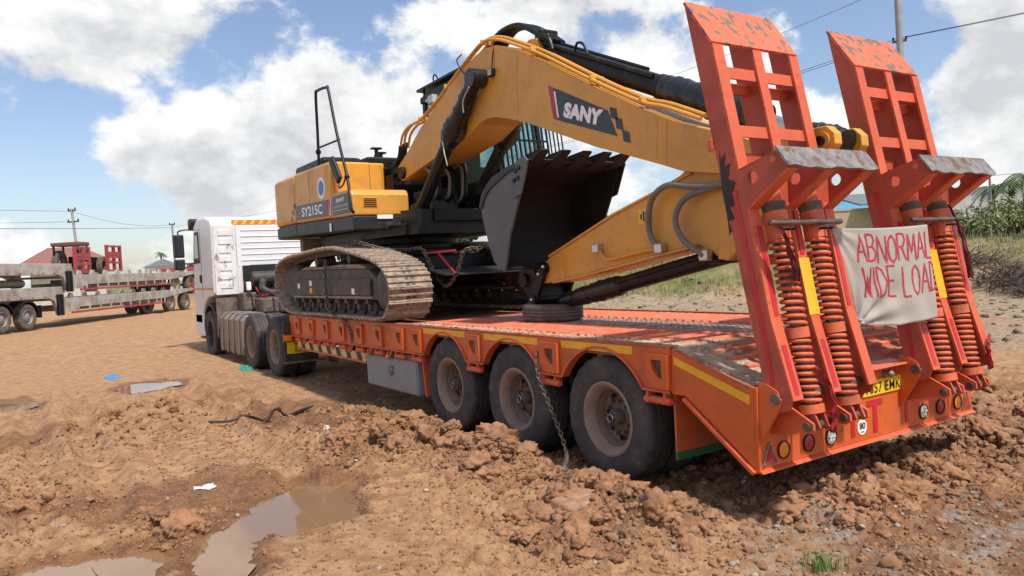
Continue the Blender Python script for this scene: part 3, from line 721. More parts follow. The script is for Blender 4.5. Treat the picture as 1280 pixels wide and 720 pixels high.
# plate, marks
pl = MB().box(1.15, 1.655, -.042, -.031, .700, .812).build('number_plate', M['plate'], TRL, bevel=.003)
text('T657 EMK', 'plate_lettering', M['ink'], pl, (1.165, -.0435, .716), (1, 0, 0), (0, 0, 1), .47, .078, bold=.012, spacing=1.05)
MB().cyl((1.44, -.03, .845), (1.44, -.085, .845), .028, 16).ball((1.44, -.085, .845), .028, 12, 6).build('plate_lamp', M['steel'], TRL, smooth=True)
MB().box(1.50, 1.60, -.0345, -.0305, .833, .885).build('red_mark', M['red'], TRL)
tt = MB(); tt.box(1.205, 1.40, -.0345, -.0305, .622, .668); tt.box(1.275, 1.33, -.0345, -.0305, .425, .6218); tt.build('letter_mark', M['red'], TRL)
MB().box(1.00, 1.045, -.0345, -.0305, .43, .60).build('red_mark', M['red'], TRL)
MB().box(1.70, 1.745, -.0345, -.0305, .43, .80).build('red_mark', M['red'], TRL)
st = MB().cyl((1.135, -.0345, .488), (1.135, -.0305, .488), .056, 28).build('speed_sticker', M['letter'], TRL)
text('80', 'sticker_lettering', M['ink'], st, (1.098, -.036, .472), (1, 0, 0), (0, 0, 1), .072, .05, bold=.03)
MB().box(1.115, 1.155, -.0358, -.0346, .449, .456).build('sticker_lettering', M['ink'], st)
# wheels
def tyre_prof(R_, w, rr_):
    return [(rr_, w * .42), (rr_ + .02, w * .46), (rr_ + (R_ - rr_) * .45, w * .53), (R_ - .05, w * .50), (R_ - .02, w * .46), (R_ - .004, w * .40), (R_, w * .33), (R_, w * .215), (R_ - .014, w * .20), (R_ - .014, w * .17), (R_, w * .155),
            (R_, w * .03), (R_ - .014, w * .02), (R_ - .014, -w * .02), (R_, -w * .03), (R_, -w * .155), (R_ - .014, -w * .17), (R_ - .014, -w * .20), (R_, -w * .215), (R_, -w * .33), (R_ - .004, -w * .40), (R_ - .02, -w * .46), (R_ - .05, -w * .50), (rr_ + (R_ - rr_) * .45, -w * .53), (rr_ + .02, -w * .46), (rr_, -w * .42)]
def tmod(i, k, r): return r - .010 if (k % 3 == 0 and i in (4, 5, 6, 7, 18, 19, 20, 21)) else r
def rim_mb(ro, w, dish, s=-1):
    """outer face towards -x; dish = depth of the disc"""
    m_ = MB(); q = [(ro + .012, -w * .40), (ro + .02, -w * .46), (ro + .004, -w * .475), (ro - .018, -w * .44), (ro - .030, -w * .36), (ro - .045, -w * .30), (ro - .055, dish - w * .475), (ro - .075, dish - w * .465), (ro - .09, dish - w * .46)]
    m_.lathe(q, (0, 0, 0), 'x', 40); m_.lathe([(ro + .012, -w * .40), (ro - .05, -w * .2), (ro - .05, w * .4), (ro + .012, w * .42)], (0, 0, 0), 'x', 40)
    return m_
TWD = .285
ty_me = MB().lathe(tyre_prof(TR, TWD, .30), (0, 0, 0), 'x', 72, closed=True, mod=tmod).mesh('wheel', M['rubber'], True)
rim_me = rim_mb(.292, TWD, .19).mesh('rim', M['rim'], True)
hb = MB(); xo = .19 - TWD * .46 - .045
hb.lathe([(.0005, xo - .105), (.045, xo - .10), (.062, xo - .08), (.066, xo - .0), (.10, xo + .005), (.12, xo + .02)], (0, 0, 0), 'x', 24)
for i in range(10):
    a = 2 * PI * (i + .5) / 10; hb.cyl((xo - .045, .135 * math.cos(a), .135 * math.sin(a)), (xo + .02, .135 * math.cos(a), .135 * math.sin(a)), .013, 6)
hb.lathe([(.206, .19 - TWD * .46), (.292 * .60, .19 - TWD * .46 - .01), (.292 * .46, .19 - TWD * .46 - .035), (.0005, .19 - TWD * .46 - .035)], (0, 0, 0), 'x', 40)
hub_me = hb.mesh('hub', mat('wheel_disc', (.125, .09, .068), .75, var=.25, vscale=8, dirt=(.17, .115, .08), amt=.4, dscale=9), True)
hl = MB()
for i in range(8):
    a = 2 * PI * i / 8; q = [( .19 - TWD * .46 - .013, .185 * math.cos(a) + .034 * math.cos(u), .185 * math.sin(a) + .034 * math.sin(u)) for u in np.linspace(0, 2 * PI, 13)[:-1]]
    hl.add(q, [tuple(range(12))]); 
hole_me = hl.mesh('hand_hole', mat('dark_hole', (.006, .005, .005), .9), normals=False)
cap_me = MB().lathe([(.0005, xo - .113), (.03, xo - .111), (.043, xo - .105), (.045, xo - .10)], (0, 0, 0), 'x', 20).mesh('hub_cap', M['black'], True)
rg_me = MB().lathe([(.030, xo - .112), (.033, xo - .1145), (.037, xo - .1105)], (0, 0, 0), 'x', 20).mesh('cap_ring', M['chrome'], True)
def trailer_wheel(x, y, z, parent, outer=True, s=1):
    w = link('wheel', ty_me, parent, loc=(x, y, z), rot=(random.uniform(0, 6), 0, 0) if s > 0 else (0, 0, PI))
    if outer:
        for nm, me in (('rim', rim_me), ('hub', hub_me), ('hand_hole', hole_me), ('hub_cap', cap_me), ('cap_ring', rg_me)): link(nm, me, w)
    return w
for y in AX:
    trailer_wheel(.04 + TWD * .475, y, AZ, TRL); trailer_wheel(.04 + TWD * .475 + .33, y, AZ, TRL, False)
    trailer_wheel(TW - .04 - TWD * .475, y, AZ, TRL, True, -1); trailer_wheel(TW - .04 - TWD * .475 - .33, y, AZ, TRL, False, -1)
    MB().cyl((.5, y, AZ), (TW - .5, y, AZ), .07, 12).build('axle', M['chassis'], TRL, smooth=True)
# toolbox and striped bar at the near side
tb = MB().box(.005, .55, 4.99, 6.58, .29, .70).build('toolbox', M['toolbox'], TRL, bevel=.008)
MB().box(-.002, .004, 5.02, 6.55, .31, .68).build('toolbox_door', M['toolbox'], tb, bevel=.004)
MB().box(-.02, -.002, 5.68, 5.82, .505, .60).box(-.035, -.02, 5.72, 5.78, .47, .53).build('latch', M['steel'], tb, bevel=.004)
MB().box(.02, .55, 4.99, 6.58, .702, .775).build('toolbox_bracket', M['chassis'], TRL)
hz = MB().obar((.08, 6.72, .632), (.08, 9.75, .648), .05, .115).build('striped_side_guard', mat('guard_yellow', (.74, .50, .20), .5, var=.1, dirt=(.4, .25, .14), amt=.3, dscale=6), TRL)
for i in range(7):
    y = 6.85 + i * .42
    MB().prism([(y, .577 + (y - 6.8) * .0053), (y + .17, .577 + (y - 6.8) * .0053), (y + .24, .687 + (y - 6.8) * .0053), (y + .07, .687 + (y - 6.8) * .0053)], 'x', .0505, .0545).build('stripe', M['black'], hz)
MB().obar((.08, 6.72, .558), (.08, 9.75, .574), .06, .03).build('guard_rail', RP, TRL)
MB().obar((.055, 9.78, .62), (1.1, 9.78, .62), .05, .14).build('striped_guard_end', M['yrefl'], TRL)
# front end and gooseneck above the truck's rear wheels
MB().box(.0, TW, 9.96, 10.0, .80, ZD).build('deck_front', O_, TRL)
MB().prism([(10.0, 1.13), (10.0, .95), (10.3, 1.17), (13.2, 1.17), (13.2, 1.30), (10.3, 1.30)], 'x', .75, TW - .75).build('gooseneck', M['chassis'], TRL)
lg = MB(); 
for x in (.45, TW - .45): MB().prism([(9.12, .31), (9.42, .31), (9.42, .35), (9.34, .35), (9.34, 1.0), (9.2, 1.0), (9.2, .35), (9.12, .35)], 'x', x - .07, x + .07).build('landing_leg', M['chassis'], TRL)
# --- loading ramps
X0, X1 = .03, .93
def ramp():
    r = MB().prism([(.47, 3.548), (.253, 3.219), (.074, 2.337), (.009, 2.085), (-.123, 1.37), (-.17, 1.21), (-.27, .86), (-.25, .80), (-.16, .77), (-.08, .80), (-.062, .979)], 'x', X0, X0 + .022).build('ramp', M['ramp_shaded'], TRL)
    mid = [(.44, 3.48), (.253, 3.219), (.074, 2.337), (.009, 2.085), (-.123, 1.37), (-.17, 1.21), (-.27, .86), (-.25, .80), (-.16, .77), (-.08, .80), (-.062, .979)]
    cs = [(X0, X0 + .10), (.435, .525), (X1 - .095, X1)]
    for x in (.468, X1 - .024): MB().prism([(.50, 3.46) if p == (.44, 3.48) else (-.01, .979) if p == (-.062, .979) else p for p in mid], 'x', x, x + .022).build('beam_plate', M['ramp_shaded'], r)
    for a, b_ in cs:
        for (p, q) in (((.252, 3.215), (.074, 2.337)), ((.074, 2.337), (.009, 2.085)), ((.009, 2.085), (-.123, 1.37)), ((-.123, 1.37), (-.17, 1.21)), ((-.17, 1.21), (-.272, .86))):
            f = MB(); d = (Vector(p) - Vector(q)).normalized(); nn = Vector((-d.y, d.x)) * .018
            if nn.x > 0: nn = -nn
            f.prism([p, q, (q[0] + nn.x, q[1] + nn.y), (p[0] + nn.x, p[1] + nn.y)], 'x', a, b_); f.build('column_face', RP, r)
    for z in (3.03, 2.62):
        yf = .253 - (3.219 - z) * .203
        MB().prism([(yf + .012, z + .04), (yf - .002, z - .04), (yf + .02, z - .04), (yf + .034, z + .04)], 'x', X0 + .1, X1 - .09).build('crossbar', RP, r)
    for z in (2.95, 2.45, 1.75, 1.2):
        yb = -.062 + (z - .979) * .2087
        MB().box(X0 + .022, X1 - .02, yb - .05, yb, z - .035, z + .035).build('back_rung', RP, r)
    MB().prism([(.478, 3.552), (.253, 3.222), (.236, 3.233), (.461, 3.563)], 'x', X0 - .004, X1 + .004).build('toe_plate', M['ramp_toe'], r)
    # folding foot
    gp = [(.06, 2.346), (-.25, 2.433), (-.321, 2.319), (.009, 2.085)]
    for i, x in enumerate((X0 - .003, .46, X1 - .02)):
        g1 = keyhole(gp, circ(-.048, 2.285, .042, 0, 360, 16)); 
        MB().prism(g1, 'x', x, x + .018).build('foot_gusset', M['ramp_shaded'], r)
        MB().cyl((x - .004, -.215, 2.375), (x + .02, -.215, 2.375), .022, 14).build('gusset_boss', M['deck_bar'], r, smooth=True)
        xa = x if i == 0 else x - .05 + (.0 if i == 1 else -.03)
        MB().obar((xa + .05, -.318, 2.312), (xa + .05, .0, 2.083), .1, .016, (0, .58, .81)).build('gusset_flange', RP, r)
    for a in (X0 + .02,): MB().prism([(.06, 2.35), (-.25, 2.437), (-.25, 2.427), (.06, 2.34)], 'x', X0 - .003, X0 + .06).build('gusset_rim', M['strap_dark'] if False else RP, r)
    fs_ = MB(); k = 14; vs = []; ff = []
    for i in range(k + 1):
        x = X0 - .02 + (X1 - X0 + .05) * i / k; w = .007 * math.sin(i * 1.9) + .005 * math.sin(i * .8 + 1)
        for (y, z) in ((-.238, 2.446), (-.332, 2.312 + w), (-.345, 2.320 + w), (-.251, 2.456)): vs.append((x, y + w * .3, z))
    for i in range(k):
        for j in range(4): ff.append((i * 4 + j, i * 4 + (j + 1) % 4, i * 4 + 4 + (j + 1) % 4, i * 4 + 4 + j))
    ff += [(0, 1, 2, 3), tuple(k * 4 + q for q in (3, 2, 1, 0))]
    fs_.add(vs, ff); fs_.build('foot_strip', M['steel'], r)
    MB().prism([(.0, 2.09), (.01, 2.33), (.03, 2.33), (.02, 2.09)], 'x', X0 + .02, X1 - .02).build('foot_backing', M['ramp_shaded'], r)
    # springs
    for x in (.235, .62):
        T = Vector((x, -.045, 2.08)); B_ = Vector((x, -.268, .76)); ax = (T - B_).normalized()
        def at(t_): return B_ + (T - B_) * t_
        MB().cyl(at(1.14), at(.93), .056, 20).build('spring_rod', RP, r, smooth=True)
        MB().cyl(at(1.03), at(.985), .078, 20).build('rubber_collar', M['rubber2'], r, smooth=True)
        c = MB(); c.cyl(at(.985), at(.925), .080, 22); c.cyl(at(.925), at(.845), .074, 22); c.build('spring_cap', M['spring'], r, smooth=True)
        dm = MB()
        for q in (-.055, 0.0): dm.cyl((x + q, -.045 - .165 - .0, 1.94), (x + q, -.145, 1.94), .008, 8)
        dm.each('cap_hole', M['black'], r)
        MB().cyl(at(.86), at(.02), .040, 14).build('spring_core', M['chassis'], r, smooth=True)
        sd = Vector((1, 0, 0)); up = ax.cross(sd)
        for t0, t1, n_ in ((.855, .405, 13.5), (.365, .035, 10.5)):
            pts = []
            for i in range(int(n_ * 14) + 1):
                a = 2 * PI * i / 14; p = at(t0 + (t1 - t0) * i / (n_ * 14)); pts.append(p + (sd * math.cos(a) + up * math.sin(a)) * .063)
            MB().tube(pts, .0135, 7).build('coil_spring', M['spring'], r, smooth=True, sharp=60)
        MB().cyl(at(.41), at(.36), .076, 20).build('spring_collar', M['spring'], r, smooth=True)
        MB().cyl(at(.04), at(.0), .082, 20).build('spring_seat', M['spring'], r, smooth=True)
        cv = MB(); cv.obar(Vector((x - .045, -.272, .755)), Vector((x - .045, -.315, .66)), .018, .10, (0, 1, 0)); cv.obar(Vector((x + .045, -.272, .755)), Vector((x + .045, -.315, .66)), .018, .10, (0, 1, 0)); cv.each('clevis', M['ramp_shaded'], r)
        MB().cyl((x - .12, -.305, .69), (x + .13, -.305, .69), .026, 14).build('clevis_pin', M['pin'], r, smooth=True)
    MB().cyl((X0 + .02, -.15, 1.985), (.80, -.15, 1.985), .018, 12).build('tie_rod', M['pin'], r, smooth=True)
    MB().cyl((X0 + .03, -.165, .865), (X1 - .0, -.165, .865), .036, 16).build('pivot_shaft', M['pin'], r, smooth=True)
    # reflective stripes
    def strip(p, q, xa, xb, m_, wd=None):
        d = (Vector(p) - Vector(q)).normalized(); nn = Vector((-d.y, d.x)); nn = -nn if nn.x > 0 else nn
        o0, o1 = nn * .0185, nn * .022
        MB().prism([(p[0] + o0.x, p[1] + o0.y), (q[0] + o0.x, q[1] + o0.y), (q[0] + o1.x, q[1] + o1.y), (p[0] + o1.x, p[1] + o1.y)], 'x', xa, xb).build('reflective_strip', m_, r)
    strip((-.012, 1.97), (-.120, 1.385), X0 + .045, X0 + .085, M['red']); strip((-.173, 1.20), (-.262, .89), X0 + .03, X0 + .07, M['red'])
    strip((-.012, 1.97), (-.118, 1.40), X1 - .07, X1 - .03, M['red'])
    strip((-.172, 1.20), (-.262, .89), .46, .50, M['red']); strip((-.01, 2.07), (-.05, 1.77), .46, .50, M['red'])
    strip((-.055, 1.745), (-.125, 1.365), .425, .535, M['yrefl'])
    MB().prism([(.125, 2.22), (.085, 2.22), (-.10, 1.30), (-.155, .95), (-.125, .95), (-.06, 1.30)], 'x', X0 - .004, X0 - .0006).build('side_strip', M['red'], r)
    MB().box(X0 - .02, X0 + .0, .26, .30, 2.50, 2.58).build('hinge_lug', RP, r, bevel=.006)
    return r
RL = ramp()
RR_ = copy_tree(RL, TRL, (1.622, 0, 0))
RL['label'] = 'ramp on the near side, worn paint and black scuff on its edge'; RR_['label'] = 'ramp on the far side behind the banner'
sc = MB(); sc.prism([(.215, 2.50), (.205, 2.43), (.165, 2.47), (.175, 2.38), (.13, 2.40), (.15, 2.30), (.09, 2.27), (.12, 2.20), (.10, 2.12), (.15, 2.11), (.11, 2.03), (.155, 2.02), (.135, 1.95), (.155, 1.92), (.17, 2.06), (.205, 2.25)], 'x', X0 - .006, X0 - .0042)
sc.build('scuff_mark', mat('scuff_black', (.035, .026, .024), .7, var=.3), RL)
# ramp brackets on the rear panel
for dx in (0, 1.622):
    for x in (.015 + dx, X1 + .02 + dx):
        if x > TW - .02: continue
        MB().prism([(-.03, .96), (-.10, .955), (-.175, .915), (-.205, .86), (-.185, .80), (-.03, .56)], 'x', x, x + .022).build('pivot_bracket', O_, TRL)
        MB().cyl((x - .014, -.165, .865), (x + .03, -.165, .865), .034, 18).build('pivot_bolt', M['pin'], TRL, smooth=True)
    for x in (.13, .325, .515, .71):
        MB().prism([(-.03, .86), (-.10, .84), (-.29, .745), (-.345, .715), (-.35, .67), (-.31, .645), (-.24, .65), (-.03, .60)], 'x', x + dx, x + dx + .02).build('spring_arm', RP, TRL)
    MB().cyl((.44 + dx, -.155, .865), (.53 + dx, -.155, .865), .045, 14).build('shaft_sleeve', M['pin'], TRL, smooth=True)
MB().prism([(1.02, .93), (1.04, .93), (1.04, .80)], 'y', -.05, -.031).build('sill_rib', O_, TRL)


# ------------------------------------------------------------------ white tractor unit
TK = thing('tractor_truck', (1.35, 13.5, 0), 'white tractor truck with mud splashed cab hitched to the orange lowbed trailer', 'truck')
WH, WMd, PLS, CH = M['white'], M['white_mud'], M['plastic'], M['chassis']
TX0, TX1 = -.05, 2.75
def truck_wheel(x, y, outer=True, s=1, k=1.07):
    w = link('wheel', ty_me, TK, loc=(x, y, .515), rot=(random.uniform(0, 6), 0, 0) if s > 0 else (0, 0, PI)); w.scale = (1.1, k, k)
    if outer:
        for nm, me in (('rim', rim_me), ('hub', hub_me), ('hand_hole', hole_me)): link(nm, me, w)
for y in (11.08, 12.8):
    truck_wheel(.0 + .15, y); truck_wheel(.50, y, False); truck_wheel(TX1 - .1, y, True, -1); truck_wheel(TX1 - .47, y, False, -1)
    MB().cyl((.4, y, .53), (2.3, y, .53), .09, 12).build('axle', CH, TK, smooth=True)
truck_wheel(.10, 16.45, False); truck_wheel(TX1 - .15, 16.45, False, -1)
MB().cyl((.2, 16.45, .5), (2.5, 16.45, .5), .07, 10).build('axle', CH, TK)
ch = MB()
for x in (.85, 1.65): ch.box(x, x + .1, 10.05, 17.6, .72, 1.0)
for y in (10.1, 11.4, 13, 14.5, 16): ch.box(.85, 1.75, y, y + .1, .75, .95)
ch.build('chassis', CH, TK)
MB().prism([(11.2, 1.02), (12.6, 1.02), (12.5, 1.14), (11.3, 1.14)], 'x', .85, 1.85).build('fifth_wheel', CH, TK)
# mudguards and tail
for x in (-.13, TX1 - .52):
    for yc in (11.08, 12.8):
        g_ = MB(); vs = []; fs = []; arc = circ(yc, .535, .63, 25, 155, 12)
        for (y, z) in arc:
            for xx_ in (x, x + .62): vs += [(xx_, y, z), (xx_, y + (y - yc) * .04, z + (z - .535) * .04)]
        for i in range(len(arc) - 1):
            a = i * 4; c = a + 4; fs += [(a, a + 2, c + 2, c), (a + 1, c + 1, c + 3, a + 3), (a, c, c + 1, a + 1), (a + 2, a + 3, c + 3, c + 2)]
        if x > 1: g_.add(vs, fs + [(0, 1, 3, 2), tuple(len(vs) - 4 + q for q in (0, 2, 3, 1))]); g_.build('mudguard', PLS, TK, smooth=True)
    MB().box(x, x + .60, 9.98, 10.02, .33, 1.02).build('mud_flap', PLS, TK)
MB().box(-.16, 2.85, 9.93, 9.975, .30, .335).build('rear_bar', CH, TK)
for x, fl in ((-.15, 1), (2.40, -1)):
    lh = MB().box(x, x + .46, 9.90, 9.97, .685, .815).build('tail_lamp', M['rlens'], TK, bevel=.012)
    MB().box(x + (.01 if fl > 0 else .32), x + (.14 if fl > 0 else .45), 9.888, 9.901, .70, .80).build('indicator_lens', M['amber'], lh, bevel=.006)
pt = MB().box(-.09, .36, 9.945, 9.96, .47, .675).build('number_plate', M['plate'], TK)
text('T 532', 'plate_lettering', M['ink'], pt, (.03, 9.943, .575), (1, 0, 0), (0, 0, 1), .29, .075, bold=.01); text('EKU', 'plate_lettering', M['ink'], pt, (.05, 9.943, .485), (1, 0, 0), (0, 0, 1), .22, .075, bold=.01)
# tank with ribs
tk_ = MB().prism([(.02, .20), (.02, .92), (.12, 1.04), (.55, 1.04), (.62, .95), (.62, .22), (.52, .14), (.12, .14)], 'y', 13.55, 15.7).build('side_tank', M['tank'], TK, bevel=.03)
for y in (13.75, 14.25, 14.75, 15.3): MB().prism([(-.01, .18), (-.01, .93), (.11, 1.07), (.56, 1.07), (.56, 1.045), (.12, 1.045), (.015, .925), (.015, .18)], 'y', y, y + .2).build('tank_rib', M['tank'], tk_, bevel=.012)
MB().box(.2, .5, 13.6, 15.5, 1.045, 1.075).build('catwalk', M['steel'], TK)
# cab
cabp = [(15.70, 1.50), (15.67, 3.16), (15.78, 3.26), (16.4, 3.38), (17.3, 3.40), (17.72, 3.24), (17.98, 2.45), (18.06, 1.55), (18.10, .72), (17.25, .72), (17.2, 1.02), (17.0, 1.25), (16.5, 1.42), (16.0, 1.45)]
CA = MB().prism(cabp, 'x', TX0, TX1).build('cab', WH, TK, bevel=.05, seg=3)
# rear wall panels: mud splashed corner column and ribbed panel
MB().box(TX0 + .04, .50, 15.645, 15.672, 1.47, 3.13).build('rear_corner_panel', WMd, CA, bevel=.01)
for i in range(7): MB().box(.10, .38, 15.628, 15.646, 1.62 + i * .21, 1.76 + i * .21).build('pressed_rib', WMd, CA, bevel=.012)
MB().box(.515, 2.25, 15.65, 15.672, 2.15, 3.12).build('rear_panel', WH, CA, bevel=.01)
for i in range(6): MB().box(.62, 2.2, 15.635, 15.651, 2.26 + i * .145, 2.285 + i * .145).build('pressed_rib', WH, CA, bevel=.008)
MB().prism([(.50, 1.46), (.50, 2.15), (.80, 2.15), (.68, 1.95), (.60, 1.46)], 'y', 15.64, 15.672).build('rear_corner_panel', WMd, CA)
MB().box(.62, 2.25, 15.60, 15.69, 1.40, 2.145).build('rear_opening', M['ink'], CA)
ch_ = MB().box(.44, 2.26, 15.66, 15.70, 3.135, 3.25).build('chevron_band', mat('band_orange', (.72, .20, .03), .4), CA)
for i in range(9): x = .46 + i * .2; MB().prism([(x, 3.137), (x + .09, 3.137), (x + .15, 3.248), (x + .06, 3.248)], 'y', 15.656, 15.66).build('chevron', mat('band_yellow', (.80, .48, .06), .4) if i == 0 else bpy.data.materials['band_yellow'], ch_)
# side: window, door lines, handle, stripe
MB().prism([(17.10, 2.28), (17.15, 3.08), (17.62, 3.08), (17.86, 2.35), (17.86, 2.28)], 'x', TX0 - .012, TX0 + .02).build('window_frame', PLS, CA, bevel=.008)
MB().prism([(17.20, 2.38), (17.24, 3.0), (17.56, 3.0), (17.74, 2.42)], 'x', TX0 - .016, TX0 - .011).build('side_window', M['dglass'], CA)
MB().box(TX0 - .006, TX0 + .01, 16.98, 16.99, 1.4, 3.15).build('door_gap', M['ink'], CA)
MB().box(TX0 - .035, TX0, 17.02, 17.14, 1.78, 1.98).build('door_handle', PLS, CA, bevel=.01)
MB().box(TX0 - .004, TX0 + .002, 15.75, 18.0, 1.60, 1.65).build('side_stripe', mat('stripe_orange', (.62, .28, .08), .5), CA)
MB().box(TX0 - .004, TX0 + .002, 16.1, 16.2, 1.9, 2.9).build('pressed_rib', WH, CA)
MB().prism([(17.12, .42), (17.2, 1.0), (18.12, 1.0), (18.14, .42)], 'x', TX0 - .0, .42).build('bumper_corner', WH, CA, bevel=.04)
st_ = MB()
for z in (.36, .62): st_.box(TX0 + .02, .3, 17.25, 17.75, z, z + .04)
st_.each('step', CH, CA)
MB().prism(circ(16.45, .535, .75, 0, 180, 16) + circ(16.45, .535, .68, 180, 0, 16), 'x', TX0 + .02, .5).build('front_mudguard', PLS, CA)
MB().box(TX0 + .02, .45, 15.62, 15.68, .45, 1.40).build('front_mud_flap', CH, CA)
# mirrors and visor
mr_ = MB(); mr_.box(-.50, -.24, 18.0, 18.13, 2.46, 3.06); mr_ = mr_.build('mirror', PLS, TK, bevel=.03)
MB().box(-.47, -.27, 17.992, 18.0, 2.50, 3.02).build('mirror_glass', M['dglass'], mr_)
m2 = MB().box(-.50, -.24, 18.0, 18.12, 2.14, 2.42).build('mirror', PLS, TK, bevel=.03); MB().box(-.47, -.27, 17.992, 18.0, 2.18, 2.38).build('mirror_glass', M['dglass'], m2)
MB().tube(catmull([(-.36, 18.06, 3.04), (-.36, 18.06, 3.14), (-.2, 18.0, 3.18), (0, 17.85, 3.16)], 5), .02, 8).tube([(-.3, 18.05, 2.3), (0, 17.95, 2.3)], .02, 8).build('mirror_arm', PLS, TK, smooth=True)
MB().prism([(17.66, 3.38), (18.12, 3.18), (18.12, 3.42), (17.9, 3.46)], 'x', TX0 - .05, TX1 + .05).build('sun_visor', PLS, CA)
# clutter behind the cab
MB().cyl((.74, 15.3, 1.82), (1.75, 15.3, 1.82), .17, 20).build('air_intake', PLS, TK, smooth=True)
MB().tube(catmull([(.95, 15.15, 1.75), (.9, 14.9, 1.55), (1.2, 14.85, 1.45), (1.6, 14.9, 1.5), (1.7, 15.1, 1.8)], 6), .085, 12).build('air_hose', PLS, TK, smooth=True)
MB().box(.70, 1.9, 14.3, 15.4, 1.02, 1.36).build('gearbox_cover', CH, TK, bevel=.04)
MB().box(.45, .75, 15.0, 15.5, 1.08, 1.5).build('reservoir', CH, TK, bevel=.03)
MB().box(.52, .62, 14.9, 15.0, 1.55, 1.75).build('filler_cap', M['letter'], TK, bevel=.02)
for i in range(5): MB().tube(catmull([(.6 + .2 * i, 15.4, 1.75 - .03 * i), (.65 + .2 * i, 14.9, 1.42), (.9 + .15 * i, 14.4, 1.5), (1.0 + .1 * i, 13.8, 1.25)], 6), .022, 8).build('coiled_air_line', M['decal_red'] if i == 1 else PLS, TK, smooth=True)

# ------------------------------------------------------------------ excavator
EX = thing('excavator', (1.28, 7.9, ZD), 'yellow and black tracked excavator folded up on the orange lowbed trailer', 'excavator')
YL, BK, DG = M['yellow'], M['black'], M['dgrey']
LOOP = [(5.80, 1.172), (7.0, 1.172), (8.2, 1.172), (9.45, 1.172), (10.02, 1.29), (10.32, 1.53), (10.36, 1.80), (10.18, 2.05), (9.6, 2.165), (8.7, 2.21), (7.7, 2.235), (7.15, 2.20), (6.5, 2.105), (5.87, 1.985), (5.56, 1.86), (5.41, 1.68), (5.40, 1.48), (5.51, 1.30)]
def loop_samples(n):
    P = [Vector((0, a, b_)) for a, b_ in LOOP]; m = len(P); fine = []
    for i in range(m):
        a, b_, c, d = P[i - 1], P[i], P[(i + 1) % m], P[(i + 2) % m]
        for k in range(20):
            t_ = k / 20; fine.append(.5 * ((2 * b_) + (c - a) * t_ + (2 * a - 5 * b_ + 4 * c - d) * t_ * t_ + (3 * b_ - a - 3 * c + d) * t_ ** 3))
    ln = [0]
    for i in range(len(fine)): ln.append(ln[-1] + (fine[(i + 1) % len(fine)] - fine[i]).length)
    out = []; j = 0
    for k in range(n):
        s_ = ln[-1] * k / n
        while ln[j + 1] < s_: j += 1
        u = (s_ - ln[j]) / (ln[j + 1] - ln[j]); p = fine[j].lerp(fine[(j + 1) % len(fine)], u); out.append((p, (fine[(j + 2) % len(fine)] - fine[j - 1]).normalized()))
    return out, ln[-1]
NS = 58
SH, LN = loop_samples(NS); pitch = LN / NS
h_ = pitch * .53
sm = MB().prism([(-h_, -.055), (h_, -.055), (h_, -.030), (h_ * .93, -.004), (h_ * .80, -.004), (h_ * .72, -.030), (.018, -.032), (.010, -.010), (-.010, -.010), (-.018, -.032), (-h_ * .62, -.032), (-h_ * .72, -.008), (-h_ * .84, -.008), (-h_, -.034)], 'x', -.30, .30)
k0 = len(sm.f); sm.box(-.06, -.01, -.05, -.02, -.04, -.0295); sm.box(.02, .07, -.05, -.02, -.04, -.0295); sm.box(-.06, -.01, .035, .06, -.04, -.0295); sm.box(.02, .07, .035, .06, -.04, -.0295)
shoe_me = sm.mesh('track_shoe', M['shoe']); shoe_me.materials.append(M['frame'])
for i in range(k0, len(shoe_me.polygons)): shoe_me.polygons[i].material_index = 1
